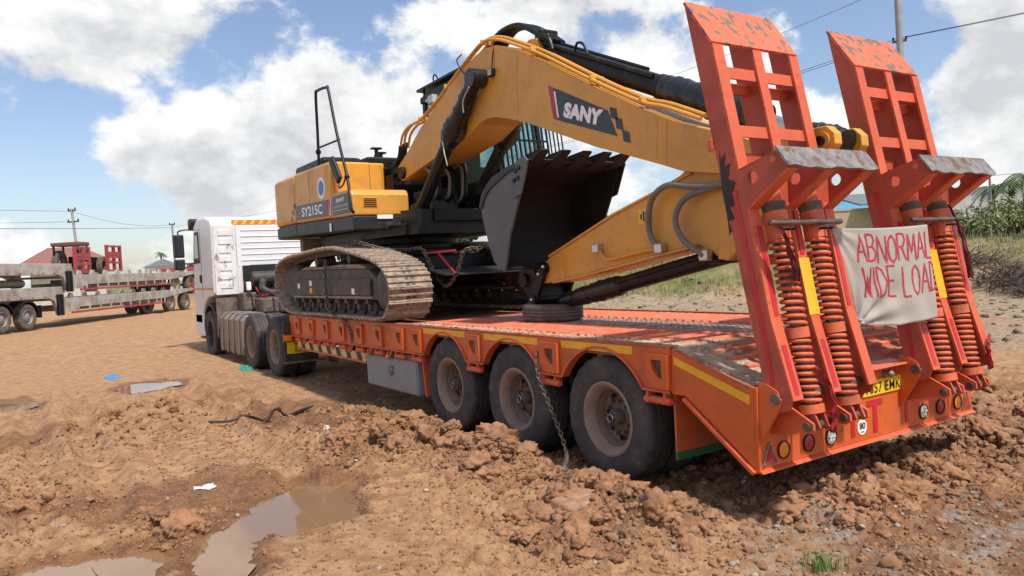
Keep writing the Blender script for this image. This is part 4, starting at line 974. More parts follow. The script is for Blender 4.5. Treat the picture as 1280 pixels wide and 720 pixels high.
def track(xc, s, lab):
    core = []
    S2, _ = loop_samples(80)
    mb = MB(); vs = []; fs = []
    for i, (p, tg) in enumerate(S2):
        nn = Vector((0, tg.z, -tg.y))
        if nn.dot(p - Vector((0, 7.9, 1.7))) < 0: nn = -nn
        q0 = p - nn * .06; q1 = p - nn * .13
        for q in (q0, q1):
            for x in (xc - .10, xc + .10): vs.append((x, q.y, q.z))
    n_ = len(S2)
    for i in range(n_):
        a = i * 4; c = ((i + 1) % n_) * 4
        fs += [(a, a + 1, c + 1, c), (a + 2, c + 2, c + 3, a + 3), (a, c, c + 2, a + 2), (a + 1, a + 3, c + 3, c + 1)]
    mb.add(vs, fs); tr = mb.build('track', M['frame'], EX); tr['label'] = lab
    for p, tg in SH:
        nn = Vector((0, tg.z, -tg.y))
        if nn.dot(p - Vector((0, 7.9, 1.7))) < 0: nn = -nn
        rx = math.atan2(tg.z, tg.y)
        if Vector((0, -math.sin(rx), math.cos(rx))).dot(nn) < 0: rx += PI
        link('track_shoe', shoe_me, tr, loc=(xc + random.uniform(-.004, .004), p.y, p.z), rot=(rx + random.uniform(-.02, .02), random.uniform(-.004, .004), 0))
    a, b_ = xc - .27 * 1, xc + .2
    MB().prism([(6.0, 1.44), (6.0, 1.74), (6.25, 1.86), (9.3, 1.90), (9.9, 1.80), (9.95, 1.52), (9.6, 1.44)], 'x', xc - .21, xc + .22).build('track_frame', M['frame'], tr, bevel=.02)
    MB().prism([(6.15, 1.50), (6.15, 1.73), (9.3, 1.75), (9.3, 1.50)], 'x', xc - .245, xc - .212).build('frame_side', M['frame'], tr, bevel=.01)
    MB().box(xc - .25, xc - .20, 6.1, 9.4, 1.462, 1.492).build('frame_ledge', M['shoe'], tr)
    MB().lathe([(.0005, -.22), (.14, -.22), (.25, -.20), (.285, -.17), (.285, .16), (.25, .2), (.0005, .2)], (xc, 5.80, 1.58), 'x', 36).build('idler', M['frame'], tr, smooth=True)
    MB().lathe([(.0005, -.20), (.2, -.2), (.32, -.12), (.36, -.06), (.36, .06), (.32, .1), (.0005, .1)], (xc, 9.88, 1.70), 'x', 30).build('sprocket', M['frame'], tr, smooth=True)
    for i in range(9):
        y = 6.32 + i * .39; MB().lathe([(.0005, -.2), (.05, -.2), (.055, -.15), (.105, -.14), (.105, -.08), (.08, -.07), (.08, .07), (.105, .08), (.105, .14), (.0005, .15)], (xc, y, 1.345), 'x', 18).build('roller', M['frame'], tr, smooth=True)
        MB().box(xc - .23, xc - .17, y - .05, y + .05, 1.39, 1.462).build('roller_mount', M['frame'], tr)
    for y in (7.1, 8.5): MB().lathe([(.0005, -.15), (.07, -.15), (.08, .15), (.0005, .15)], (xc, y, 2.02), 'x', 16).build('carrier_roller', M['frame'], tr, smooth=True)
    mu = MB(); mu.prism([(6.3, 1.862), (6.6, 1.93), (7.3, 1.95), (8.2, 1.935), (8.9, 1.96), (9.3, 1.902)], 'x', xc - .2, xc + .2); mu.build('caked_mud', M['shoe'], tr, bevel=.03)
    for y, z, mm in ((9.15, 1.66, 'letter'), (8.55, 1.70, 'letter'), (6.75, 1.57, 'letter'), (8.55, 1.585, 'yrefl')): MB().box(xc - .2505, xc - .2455, y - .05, y + .05, z - .05, z + .03).build('sticker', M[mm], tr)
    return tr
track(.18, 1, 'muddy track on the near side'); track(2.38, -1, 'track on the far side, in shadow')
uc = MB(); uc.box(.45, 2.1, 6.6, 9.2, 1.50, 2.02); uc.prism([(6.6, 1.62), (6.1, 1.55), (6.1, 1.50), (6.6, 1.48)], 'x', .5, 2.05); uc.build('undercarriage', BK, EX, bevel=.03)
MB().prism([(5.15, 1.735), (5.6, 1.80), (6.9, 1.84), (6.9, 1.80), (5.6, 1.765), (5.15, 1.715)], 'x', .55, 2.0).build('guard_plate', DG, EX, bevel=.006)
MB().lathe([(.0005, 2.0), (.80, 2.0), (.84, 2.04), (.84, 2.12), (.78, 2.14), (.78, 2.20), (.86, 2.22), (.86, 2.30), (.0005, 2.30)], (1.28, 7.9, 0), 'z', 40).build('slewing_ring', BK, EX, smooth=True)
pf = MB(); pf.prism([(.55, 6.3), (2.4, 6.3), (2.4, 9.6), (.5, 9.6), (.5, 7.0)], 'z', 2.30, 2.46); pf.prism([(.86, 5.95), (2.5, 5.75), (2.52, 9.9), (.6, 9.9)], 'z', 2.46, 2.63); pf.build('platform', BK, EX, bevel=.01)
# right hand bodywork
plan = [(.0, 6.78), (.87, 6.76), (.87, 9.4), (.0, 9.4)]
sk = MB(); sk.prism([(6.77, 2.41), (6.77, 2.612), (9.30, 2.682), (9.30, 2.485)], 'x', .008, .87); sk.build('side_skirt', DG, EX, bevel=.02)
cwp = [(.0, 9.305), (.0, 10.36), (.04, 10.54), (.17, 10.68), (.5, 10.78), (1.28, 10.82), (2.06, 10.78), (2.39, 10.68), (2.52, 10.54), (2.56, 10.36), (2.56, 9.305)]
MB().prism([(x if 0 < x < 2.5 else x + (.008 if x < 1 else -.008), y - .008) for x, y in cwp], 'z', 2.485, 2.692).build('counterweight_base', DG, EX, bevel=.03)
MB().prism(cwp, 'z', 2.696, 3.51).build('counterweight', YL, EX, bevel=.07, seg=4)
sd = MB(); sd.prism([(7.60, 2.640), (9.298, 2.688), (9.298, 3.51), (7.60, 3.49)], 'x', 0.0, .9); sd.build('side_door', YL, EX, bevel=.05, seg=4)
MB().box(-.0025, .002, 8.55, 8.556, 2.95, 3.44).build('door_seam', M['ink'], EX)
MB().box(-.004, .0, 8.95, 9.10, 3.02, 3.14).build('door_latch', YL, EX, bevel=.002)
fb = MB(); fb.prism([(6.76, 2.616), (6.765, 2.90), (6.80, 2.965), (6.86, 2.985), (7.596, 3.0), (7.596, 2.638)], 'x', .0, .87); tbx = fb.build('tool_box', YL, EX, bevel=.025, seg=3)
lv = MB()
for i in range(5): lv.box(.17, .36, 6.752, 6.764, 2.735 + i * .026, 2.747 + i * .026)
lv.each('louvre', BK, tbx)
MB().box(.15, .38, 6.757, 6.766, 2.72, 2.865).build('louvre_frame', YL, tbx, bevel=.004)
MB().box(.36, .60, 6.752, 6.764, 2.56, 2.62).build('step_plate', M['letter'], EX, bevel=.004)
MB().box(.06, .78, 7.46, 7.60, 2.99, 3.46).build('fuel_tank', YL, EX, bevel=.03, seg=3)
MB().box(.575, .58, 7.456, 7.461, 3.0, 3.44).build('tank_seam', M['ink'], EX)
text('SANY', 'embossed_lettering', YL, EX, (.22, 7.457, 3.17), (1, 0, 0), (0, 0, 1), .30, .09, bold=.02)
# decals on the near side
dk = MB(); dk.prism([(9.29, 2.735), (9.25, 2.975), (7.73, 2.93), (7.79, 2.69)], 'x', -.005, -.001); dk = dk.build('model_decal', M['decal'], EX)
text('SY215C', 'lettering', M['letter'], dk, (-.0065, 8.95, 2.77), (0, -1, -.029), (0, 0, 1), .98, .15, bold=.022)
MB().prism([(7.77, 2.69), (7.71, 2.93), (7.615, 2.927), (7.67, 2.687)], 'x', -.0055, -.001).build('red_slash', M['decal_red'], dk)
MB().prism([(7.665, 2.687), (7.61, 2.927), (7.59, 2.927), (7.635, 2.687)], 'x', -.0055, -.001).build('white_slash', M['letter'], dk)
for i in range(3): MB().box(-.005, -.001, 9.32 + i * .08 , 9.38 + i * .08 , 2.74 + (2 - i) * .1, 2.82 + (2 - i) * .1).build('decal_square', M['decal'], dk)
d2 = MB().box(-.005, -.001, 6.86, 7.53, 2.665, 2.945).build('maker_decal', M['decal'], EX)
text('SANY', 'lettering', M['letter'], d2, (-.0065, 7.38, 2.845), (0, -1, 0), (0, 0, 1), .36, .06, shear=.2, bold=.03)
text('Quality Changes the World', 'lettering', M['letter'], d2, (-.0065, 7.47, 2.765), (0, -1, 0), (0, 0, 1), .54, .04)
MB().box(-.006, -.005, 6.92, 7.48, 2.728, 2.733).build('white_line', M['letter'], d2)
gb = MB().cyl((-.004, 7.98, 3.13), (.0, 7.98, 3.13), .165, 30).build('round_badge', M['letter'], EX)
MB().cyl((-.0075, 7.98, 3.13), (-.004, 7.98, 3.13), .115, 26).build('badge_globe', M['blue'], gb)
MB().box(-.006, .0, 7.63, 7.70, 2.45, 2.57).build('white_sticker', M['letter'], EX)
# upper dark engine covers
up = MB(); up.box(.95, 1.75, 8.1, 9.9, 3.50, 3.66); up.build('engine_hood', BK, EX, bevel=.05, seg=3)
MB().prism([(.22, 8.5), (.9, 8.5), (.9, 9.9), (.22, 9.9)], 'z', 3.501, 3.70).build('air_filter_cover', BK, EX, bevel=.06, seg=3)
MB().box(.62, 1.65, 7.62, 8.0, 3.30, 3.58).build('valve_cover', BK, EX, bevel=.03)
for p in ((.9, 7.9), (1.15, 8.3)):
    MB().cyl((p[0], p[1], 3.56), (p[0], p[1], 3.74), .03, 12).box(p[0] - .08, p[0] + .08, p[1] - .05, p[1] + .05, 3.74, 3.765).build('breather', BK, EX)
MB().cyl((1.35, 8.9, 3.64), (1.35, 8.9, 3.82), .06, 14).build('exhaust', BK, EX, smooth=True)
MB().box(1.76, 2.54, 8.0, 9.28, 2.64, 3.50).build('left_door', YL, EX, bevel=.03)
inn = MB(); inn.box(.885, 1.70, 7.3, 9.25, 2.64, 3.28); inn.build('engine_bay', BK, EX)
MB().box(.30, .72, 9.95, 10.12, 2.12, 2.468).build('rear_bracket', M['shoe'], EX, bevel=.02)
# handrail with mirror
hr = MB(); hr.tube(catmull([(.08, 8.25, 3.50), (.08, 8.22, 4.0), (.08, 8.20, 4.58), (.08, 8.12, 4.64), (.08, 7.72, 4.60), (.08, 7.64, 4.53), (.06, 7.35, 3.86), (.02, 6.93, 3.13), (-.02, 6.76, 2.72), (0.02, 6.77, 2.66)], 6), .022, 10)
hr.tube([(.08, 8.22, 3.78), (.08, 7.31, 3.76)], .016, 8); hro = hr.build('handrail', BK, EX, smooth=True)
MB().obar((-.02, 7.42, 3.49), (-.0, 7.18, 3.14), .16, .06, (1, 0, 0)).build('mirror', BK, hro, bevel=.03, seg=3)
MB().tube(catmull([(-.0, 7.2, 3.15), (-.03, 7.15, 3.04), (0, 7.05, 3.08), (.02, 6.98, 3.2)], 5), .012, 8).build('mirror_arm', BK, hro, smooth=True)
MB().ball((.02, 6.95, 3.17), .04, 10, 8).ball((.08, 8.24, 3.72), .045, 10, 8).build('rail_clamp', BK, hro, smooth=True)
# --- boom
BX0, BX1 = .92, 1.48
boom_poly = [(7.05, 3.14), (7.16, 3.25), (7.16, 3.373), (6.83, 3.53), (6.40, 3.787), (5.817, 4.03), (5.303, 4.235), (4.98, 4.345), (4.78, 4.40), (4.56, 4.43), (4.30, 4.40), (3.879, 4.235), (3.357, 3.968), (2.54, 3.51), (1.918, 3.185), (1.5, 2.985), (1.133, 2.856), (.85, 2.76), (.58, 2.64), (.50, 2.52), (.56, 2.40), (.8, 2.43), (1.06, 2.474), (1.407, 2.535), (1.665, 2.628), (2.584, 2.938), (3.716, 3.377), (4.001, 3.465), (4.2, 3.525), (4.40, 3.575), (4.6, 3.588), (4.78, 3.565), (4.95, 3.50), (5.15, 3.44), (5.898, 3.335), (6.579, 3.222)]
BM = MB().prism(boom_poly, 'x', BX0 + .03, BX1 - .03).build('boom', YL, EX, bevel=.012)
for x in (BX0, BX1 - .03):
    MB().prism(boom_poly, 'x', x, x + .029).build('boom_side_plate', YL, BM, bevel=.006)
for x in (BX0 - .04, BX1 + .0): MB().cyl((x, .66, 2.52), (x + .04, .66, 2.52), .11, 20).build('boom_tip_boss', YL, BM, smooth=True)
MB().cyl((BX0 - .05, 7.0, 3.25), (BX1 + .05, 7.0, 3.25), .09, 20).build('boom_foot_pin', BK, BM, smooth=True)
for y, z0, z1 in ((1.6, 2.66, 3.0), (1.72, 2.70, 3.05), (3.9, 3.50, 4.2)):
    MB().prism([(y, z0), (y + .012, z0), (y + .012 - .03, z1), (y - .03, z1)], 'x', BX0 - .004, BX0).build('weld_seam', YL, BM)
# logo
lg_ = MB().prism([(3.205, 3.655), (3.155, 3.305), (2.235, 2.98), (2.36, 3.25)], 'x', BX0 - .005, BX0 - .001).build('logo_panel', M['decal'], BM)
MB().prism([(3.30, 3.703), (3.236, 3.337), (3.165, 3.308), (3.215, 3.66)], 'x', BX0 - .005, BX0 - .001).build('logo_red', M['decal_red'], lg_)
MB().prism([(3.205, 3.62), (3.16, 3.335), (3.135, 3.325), (3.178, 3.61)], 'x', BX0 - .0075, BX0 - .005).build('logo_slash', M['letter'], lg_)
text('SANY', 'lettering', M['letter'], lg_, (BX0 - .0075, 3.06, 3.318), (0, -.947, -.32), (0, -.14, .99), .66, .16, shear=.15, bold=.065)
for y, z in ((2.274, 3.213), (2.201, 3.10), (2.109, 2.963)):
    MB().prism([(y + .055, z + .065), (y + .04, z - .045), (y - .055, z - .075), (y - .04, z + .03)], 'x', BX0 - .005, BX0 - .001).build('logo_square', M['decal'], lg_)
# pipes and hoses on the boom
top_ = [(7.10, 3.62), (7.0, 3.80), (6.75, 3.90), (6.40, 3.92), (5.817, 4.10), (5.303, 4.30), (4.98, 4.42), (4.62, 4.52), (4.3, 4.47), (3.879, 4.29), (3.357, 4.03), (2.54, 3.57), (1.918, 3.245), (1.6, 3.13), (1.2, 2.95)]
for x, o in ((.94, 0), (1.0, .035), (1.07, .02)):
    MB().tube(catmull([(x, y, z + o) for y, z in top_], 4), .019, 8).build('boom_pipe', YL, BM, smooth=True)
for y, z in ((6.4, 3.93), (5.6, 4.20), (4.62, 4.52), (3.6, 4.16), (2.6, 3.61), (1.9, 3.25)): MB().box(.915, 1.09, y - .018, y + .018, z - .03, z + .035).build('pipe_clamp', YL, BM, bevel=.01)
for i, x in enumerate((.93, .98, 1.03)):
    MB().tube(catmull([(x, 7.08, 3.66 + .03 * i), (x, 7.16, 3.50), (x - .02, 7.35, 3.38 + .03 * i), (x - .04, 7.7, 3.42 + .04 * i), (x, 8.15, 3.55)], 6), .024, 8).build('boom_hose', BK, BM, smooth=True)
for i, x in enumerate((1.10, 1.17, 1.24, 1.30)):
    MB().tube(catmull([(x, 4.80, 4.42), (x, 4.62, 4.56), (x, 4.38, 4.62 + .01 * i), (x, 4.05, 4.58), (x, 3.72, 4.40), (x, 3.5, 4.25)], 6), .033, 8).build('arm_hose', BK, BM, smooth=True)
MB().tube(catmull([(1.06, 3.62, 4.33), (1.06, 3.45, 4.27), (1.06, 3.38, 4.12)], 5), .022, 8).build('arm_hose', BK, BM, smooth=True)
MB().tube(catmull([(1.1, 3.05, 4.0), (1.1, 3.0, 4.09), (1.1, 2.9, 4.05), (1.1, 2.84, 3.93)], 5), .014, 8).build('hose_guard', BK, BM, smooth=True)
MB().box(1.08, 1.32, 3.60, 3.74, 4.28, 4.42).build('hose_clamp', BK, BM, bevel=.02)
lgm = MB()
for x in (1.05, 1.29): lgm.prism(keyhole([(3.95, 4.20), (3.95, 4.28), (3.80, 4.34), (3.66, 4.32), (3.60, 4.22), (3.58, 4.06)], circ(3.73, 4.22, .035, 0, 360, 10)), 'x', x, x + .05)
lgm.each('arm_cylinder_lug', YL, BM)
# work light
MB().box(.86, .92, 4.33, 4.43, 4.045, 4.145).build('work_light', BK, BM, bevel=.015); MB().box(.857, .861, 4.345, 4.415, 4.06, 4.13).build('light_lens', M['clens'], BM)
MB().tube(catmull([(.90, 4.38, 4.15), (.91, 4.36, 4.3), (.93, 4.34, 4.42)], 4), .007, 6).build('light_cable', BK, BM, smooth=True)
MB().tube(catmull([(.91, 5.0, 4.2), (.90, 5.12, 4.32), (.9, 5.2, 4.45), (.92, 5.1, 4.5)], 4), .008, 6).build('loose_wire', BK, BM, smooth=True)
# boom cylinders
def rough_tube(mb, p0, p1, prof, seed, n=20, am=.012):
    p0 = Vector(p0); p1 = Vector(p1); pts = []; rs = []
    k = len(prof) * 4
    for i in range(k + 1):
        t_ = i / k; pts.append(p0.lerp(p1, t_)); f = t_ * (len(prof) - 1); j = min(int(f), len(prof) - 2); rs.append(prof[j] * (1 - f + j) + prof[j + 1] * (f - j) + am * math.sin(i * 2.1 + seed) + am * .7 * math.sin(i * 5.3 + seed))
    k0 = len(mb.v); mb.tube(pts, rs, n)
    rg_ = random.Random(seed)
    for i in range(k0, len(mb.v)):
        v = mb.v[i]; mb.v[i] = tuple(c + rg_.uniform(-am, am) * .6 for c in v)
    return mb
for x, nm in ((.80, 'near'), (1.62, 'far')):
    top = Vector((x, 4.62, 4.06)); bot = Vector((x, 6.28, 2.62)); ax = bot - top
    MB().cyl((x - .09, 4.60, 4.07), (x + .10, 4.60, 4.07), .115, 18).build('cylinder_eye', M['wrap'], EX, smooth=True)
    rough_tube(MB(), top + ax * .02, top + ax * .46, [.075, .10, .105, .108, .115, .155, .14, .10], 3, 20, .006).build('cylinder_wrap', M['wrap'], EX, smooth=True, sharp=70)
    MB().cyl(top + ax * .44, bot, .088, 18).build('boom_cylinder', BK, EX, smooth=True)
    MB().tube([top + ax * .5 + Vector((-.05, -.10, -.03)), bot + Vector((-.05, -.12, .03))], .018, 8).build('cylinder_pipe', BK, EX, smooth=True)
MB().cyl((BX0 - .1, 4.60, 4.07), (BX0, 4.60, 4.07), .06, 14).build('cylinder_pin', BK, EX, smooth=True)
MB().tube(catmull([(.69, 4.58, 3.95), (.68, 4.72, 3.82), (.69, 4.74, 3.68)], 4), .008, 6).tube(catmull([(.67, 5.28, 3.42), (.66, 5.22, 3.25), (.67, 5.18, 3.10)], 4), .008, 6).build('tie_cord', M['rope'], EX)
cb = MB(); cb.prism([(6.1, 2.63), (6.45, 2.63), (6.4, 2.72), (6.25, 2.74)], 'x', .72, .88); cb.prism([(6.1, 2.63), (6.45, 2.63), (6.4, 2.72), (6.25, 2.74)], 'x', 1.54, 1.7); cb.prism([(6.0, 2.3), (6.5, 2.3), (6.5, 2.65), (6.0, 2.63)], 'x', .6, 1.8); cb.each('cylinder_bracket', BK, EX)
# central valve block with hoses, between boom foot and cab
vb = MB(); vb.box(1.0, 1.4, 6.25, 6.9, 2.64, 2.95); vb.build('valve_block', DG, EX, bevel=.02)
for i in range(9):
    x = .95 + .07 * i; y = 6.2 + .06 * (i % 3)
    MB().tube(catmull([(x, y, 2.75 + .05 * (i % 2)), (x, y - .12, 2.85), (x + .03, y - .08, 3.05 + .03 * i), (x + .02, y + .25, 3.30)], 5), .022, 8).build('valve_hose', M['hosebraid'] if i % 3 == 0 else BK, EX, smooth=True)
# arm (stick)
SX0, SX1 = 1.02, 1.38
stick_poly = [(1.40, 2.60), (1.554, 2.52), (2.462, 2.243), (3.575, 1.872), (3.74, 1.79), (3.815, 1.70), (3.81, 1.60), (3.72, 1.575), (3.522, 1.60), (2.778, 1.692), (2.002, 1.812), (1.374, 1.898), (1.24, 1.84), (1.129, 1.765), (1.02, 1.745), (.95, 1.80), (.868, 1.911), (.5, 2.22), (.15, 2.46), (.05, 2.48), (-.005, 2.55), (-.0, 2.63), (.06, 2.69), (.16, 2.69), (.5, 2.70), (1.0, 2.68)]
ST = MB().prism([p for p in stick_poly if p[0] > .35], 'x', SX0 + .001, SX1 - .001).build('arm', YL, EX, bevel=.010)
for x in (SX0 - .03, SX1 - .06): MB().prism([p for p in stick_poly if p[0] < 1.2], 'x', x, x + .09).build('arm_end_plate', YL, ST, bevel=.008)
MB().cyl((SX0 - .07, .10, 2.585), (SX1 + .07, .10, 2.585), .035, 16).build('arm_end_pin', BK, ST, smooth=True)
for x in (SX0 - .045, SX1 + .03): MB().lathe([(.035, 0), (.065, 0), (.065, .016), (.035, .016)], (x, .10, 2.585), 'x', 18, True).build('pin_collar', YL, ST, smooth=True)
MB().prism([(1.40, 2.535), (2.462, 2.262), (3.575, 1.892), (3.575, 1.872), (2.462, 2.24), (1.40, 2.515)], 'x', SX0 - .02, SX1 + .02).build('arm_flange', YL, ST)
MB().prism([(1.374, 1.898), (2.002, 1.812), (2.778, 1.692), (3.522, 1.60), (3.522, 1.58), (2.778, 1.672), (2.002, 1.79), (1.374, 1.878)], 'x', SX0 - .02, SX1 + .02).build('arm_flange', YL, ST)
for y in (3.30, 3.25): MB().prism([(y, 1.64), (y + .012, 1.64), (y + .07, 1.93), (y + .058, 1.93)], 'x', SX0 - .004, SX0).build('weld_seam', YL, ST)
MB().cyl((SX0 - .006, 1.05, 1.82), (SX0 + .01, 1.05, 1.82), .03, 14).build('lug_hole', M['ink'], ST)
xh = SX0 - .05
MB().tube(catmull([(xh, .75, 2.42), (xh - .03, 1.05, 2.38), (xh - .05, 1.35, 2.40), (xh - .05, 1.60, 2.44), (xh - .04, 1.80, 2.36), (xh - .02, 1.90, 2.18), (xh, 1.89, 1.98), (xh + .01, 1.78, 1.88)], 7), .027, 10).build('grey_hose', M['hosebraid'], ST, smooth=True)
MB().tube(catmull([(xh, .95, 2.38), (xh - .03, 1.28, 2.34), (xh - .05, 1.45, 2.27), (xh - .05, 1.53, 2.12), (xh - .04, 1.46, 1.95), (xh - .02, 1.25, 1.80)], 7), .027, 10).build('grey_hose', M['hosebraid'], ST, smooth=True)
for p in ((xh, 1.79, 1.885), (xh, 1.25, 1.80), (xh + .01, 2.70, 1.93)): MB().box(p[0] - .035, p[0] + .045, p[1] - .05, p[1] + .05, p[2] - .045, p[2] + .045).build('hose_fitting', M['chrome'], ST, bevel=.012)
MB().tube(catmull([(xh + .01, 1.78, 1.875), (xh + .01, 2.0, 1.872), (xh + .01, 2.45, 1.815), (xh + .01, 2.58, 1.82), (xh + .01, 2.68, 1.91)], 5), .018, 8).build('arm_pipe', YL, ST, smooth=True)
MB().box(SX0 - .005, SX0 - .0005, 1.93, 2.11, 2.13, 2.27).build('warning_label', M['yrefl'], ST)
for i in range(4): MB().box(SX0 - .007, SX0 - .005, 1.95 + i * .035, 1.97 + i * .035, 2.15 + (i % 2) * .02, 2.22 + (i % 3) * .012).build('label_mark', M['ink'], ST)
# arm cylinder on top of the boom
A0 = Vector((1.2, 3.73, 4.22)); A1 = Vector((1.2, .10, 2.585)); ax = A1 - A0
MB().cyl(A0 - ax * .015, A0 + ax * .52, .105, 22).cyl(A0 + ax * .50, A0 + ax * .535, .118, 22).build('arm_cylinder', BK, EX, smooth=True)
MB().tube([A0 + ax * .02 + Vector((-.09, 0, .09)), A0 + ax * .5 + Vector((-.09, 0, .09))], .022, 8).tube([A0 + ax * .02 + Vector((.06, 0, .12)), A0 + ax * .44 + Vector((.06, 0, .12))], .022, 8).build('cylinder_pipe', BK, EX, smooth=True)
MB().cyl(A0 + ax * .5, A1, .055, 16).build('cylinder_rod', M['chrome'], EX, smooth=True)
rough_tube(MB(), A0 + ax * .50, A0 + ax * .82, [.10, .135, .13, .14, .15, .14, .13, .12], 9, 20, .008).build('cylinder_wrap', M['wrap'], EX, smooth=True, sharp=70)
rough_tube(MB(), A0 + ax * .93, A1 + ax * .015, [.08, .10, .11, .10], 5, 16, .008).build('cylinder_wrap', M['wrap'], EX, smooth=True, sharp=70)
MB().box(1.13, 1.27, 3.55, 3.65, 4.27, 4.36).build('cylinder_port', BK, EX, bevel=.02)
# bucket cylinder under the arm
C0 = Vector((1.2, 1.08, 1.82)); C1 = Vector((1.2, 3.62, 1.36)); ax = C1 - C0
MB().cyl(C0, C0 + ax * .64, .082, 20).build('bucket_cylinder', BK, EX, smooth=True)
MB().box(1.04, 1.36, 1.14, 1.30, 1.72, 1.86).build('cylinder_clamp', BK, EX, bevel=.02)
rough_tube(MB(), C0 + ax * .58, C1, [.09, .112, .108, .10, .09, .085], 4, 18, .005).build('cylinder_wrap', M['wrap'], EX, smooth=True, sharp=70)
MB().tube([C0 + ax * .05 + Vector((-.09, 0, .03)), C0 + ax * .6 + Vector((-.09, 0, .03))], .02, 8).build('cylinder_pipe', BK, EX, smooth=True)
# linkage at the arm tip
lk = MB()
for x in (SX0 - .06, SX1 + .02): lk.prism([(3.60, 1.78), (3.68, 1.80), (3.74, 1.75), (3.93, 1.42), (3.90, 1.36), (3.82, 1.36), (3.62, 1.68)], 'x', x, x + .04)
lk.each('bucket_link', BK, EX, bevel=.008)
for y, z, r_ in ((3.66, 1.75, .07), (3.86, 1.40, .06)): MB().cyl((SX0 - .08, y, z), (SX1 + .08, y, z), r_, 16).build('link_pin', BK, EX, smooth=True)
for y, z in ((3.60, 1.77), (3.70, 1.69), (3.86, 1.40)): MB().ball((SX0 - .085, y, z), .016, 8, 6).build('grease_nipple', M['letter'], EX)
ht = MB(); ht.prism([(3.80, 1.42), (3.92, 1.34), (4.12, 1.50), (4.20, 1.70), (4.02, 1.86), (3.86, 1.74)], 'x', SX0 - .02, SX1 + .02); ht.build('bucket_hinge', BK, EX, bevel=.02)
MB().cyl((SX0 - .07, 4.05, 1.62), (SX1 + .07, 4.05, 1.62), .08, 16).build('link_pin', BK, EX, smooth=True)
# bucket
KX0, KX1 = .55, 1.85
back = [(3.79, 1.745), (3.90, 1.78), (4.0, 1.86), (4.10, 2.08), (4.19, 2.33), (4.222, 2.49), (4.15, 2.625), (4.03, 2.72), (3.90, 2.785), (3.72, 2.83), (3.54, 2.857), (3.30, 2.875)]
BU = MB()
inn_ = []
for i, p in enumerate(back):
    a = Vector(back[max(i - 1, 0)]); c = Vector(back[min(i + 1, len(back) - 1)]); tn = (c - a).normalized(); nn = Vector((-tn.y, tn.x)) * .03
    inn_.append((p[0] + nn.x, p[1] + nn.y))
BU.prism(back + inn_[::-1], 'x', KX0 + .02, KX1 - .02); BU = BU.build('bucket', M['bin_'], EX, smooth=True, sharp=50)
for x, m_ in ((KX0, M['bgrey']), (KX1 - .03, M['bin_'])):
    MB().prism(back + [(3.27, 2.885), (3.288, 2.78), (3.46, 2.471), (3.661, 2.117), (3.77, 1.78)], 'x', x, x + .03).build('bucket_side', m_, BU, bevel=.005)
MB().prism([(3.90, 2.80), (4.03, 2.735), (4.165, 2.635), (4.235, 2.49), (4.19, 2.46), (4.11, 2.58), (3.99, 2.67), (3.62, 2.80), (3.30, 2.86), (3.28, 2.90), (3.6, 2.87)], 'x', KX0 - .02, KX0 - .001).build('wear_plate', DG, BU, bevel=.004)
for x in (KX0 - .025, KX1 + .001):
    MB().prism([(3.26, 2.93), (3.20, 2.88), (3.36, 2.55), (3.50, 2.52), (3.45, 2.72), (3.42, 2.90)], 'x', x, x + .022).build('side_cutter', M['bgrey'] if x < 1 else M['bin_'], BU)
for y, z in ((3.43, 2.80), (3.36, 2.825), (3.46, 2.70), (3.39, 2.72)): MB().cyl((KX0 - .04, y, z), (KX0 - .0, y, z), .026, 12).build('bolt', BK, BU)
MB().prism([(3.45, 2.895), (3.45, 2.86), (3.22, 2.865), (3.18, 2.885), (3.22, 2.905)], 'x', KX0, KX1).build('lip_plate', M['bin_'], BU)
tm = MB().prism([(.12, -.035), (.12, .045), (.0, .06), (-.23, .016), (-.24, -.004), (-.03, -.05)], 'x', -.075, .075)
for i, v in enumerate(tm.v):
    if v[1] < -.1: tm.v[i] = (v[0] * .72, v[1], v[2])
tooth_me = tm.mesh('bucket_tooth', M['bin_'])
for i in range(5): link('bucket_tooth', tooth_me, BU, loc=(KX0 + .09 + i * (KX1 - KX0 - .18) / 4, 3.26, 2.895), rot=(-.30, 0, 0))
for x in (KX0 + .02, KX1 - .05):
    pass
# cab
CX0, CX1, CY0, CY1, CZ0, CZ1 = 1.74, 2.54, 5.62, 7.88, 2.64, 4.60
CB = MB(); CB.box(CX0, CX1, CY0 + .05, CY1, CZ0, 3.05); CB.box(CX0, CX1, 6.85, CY1, 3.05, 3.35)
for x in (CX0, CX1 - .07):
    CB.prism([(5.62, 3.05), (5.70, 3.05), (5.98, 4.5), (5.90, 4.5)], 'x', x, x + .07); CB.box(x, x + .07, 7.78, CY1, 3.05, 4.5); CB.box(x, x + .07, 6.80, 6.88, 3.05, 4.5)
CB = CB.build('cab', BK, EX, bevel=.012)
MB().prism([(5.78, 4.50), (7.92, 4.50), (7.92, 4.60), (7.6, 4.66), (6.1, 4.68), (5.78, 4.58)], 'x', CX0 - .02, CX1 + .02).build('cab_roof', BK, CB, bevel=.02)
MB().prism([(5.50, 4.74), (7.96, 4.70), (7.96, 4.74), (5.50, 4.78)], 'x', CX0 - .05, CX1 + .05).build('roof_guard', BK, CB)
for y in (5.8, 7.8): MB().box(CX0, CX0 + .03, y, y + .03, 4.6, 4.72).box(CX1 - .03, CX1, y, y + .03, 4.6, 4.72).build('guard_post', BK, CB)
for x in (CX0 + .03, CX1 - .045):
    MB().box(x, x + .008, 6.88, 7.78, 3.35, 4.5).build('side_window', M['glass'], CB)
    MB().prism([(5.72, 3.05), (6.80, 3.05), (6.80, 4.5), (5.99, 4.5)], 'x', x, x + .008).build('side_window', M['glass'], CB)
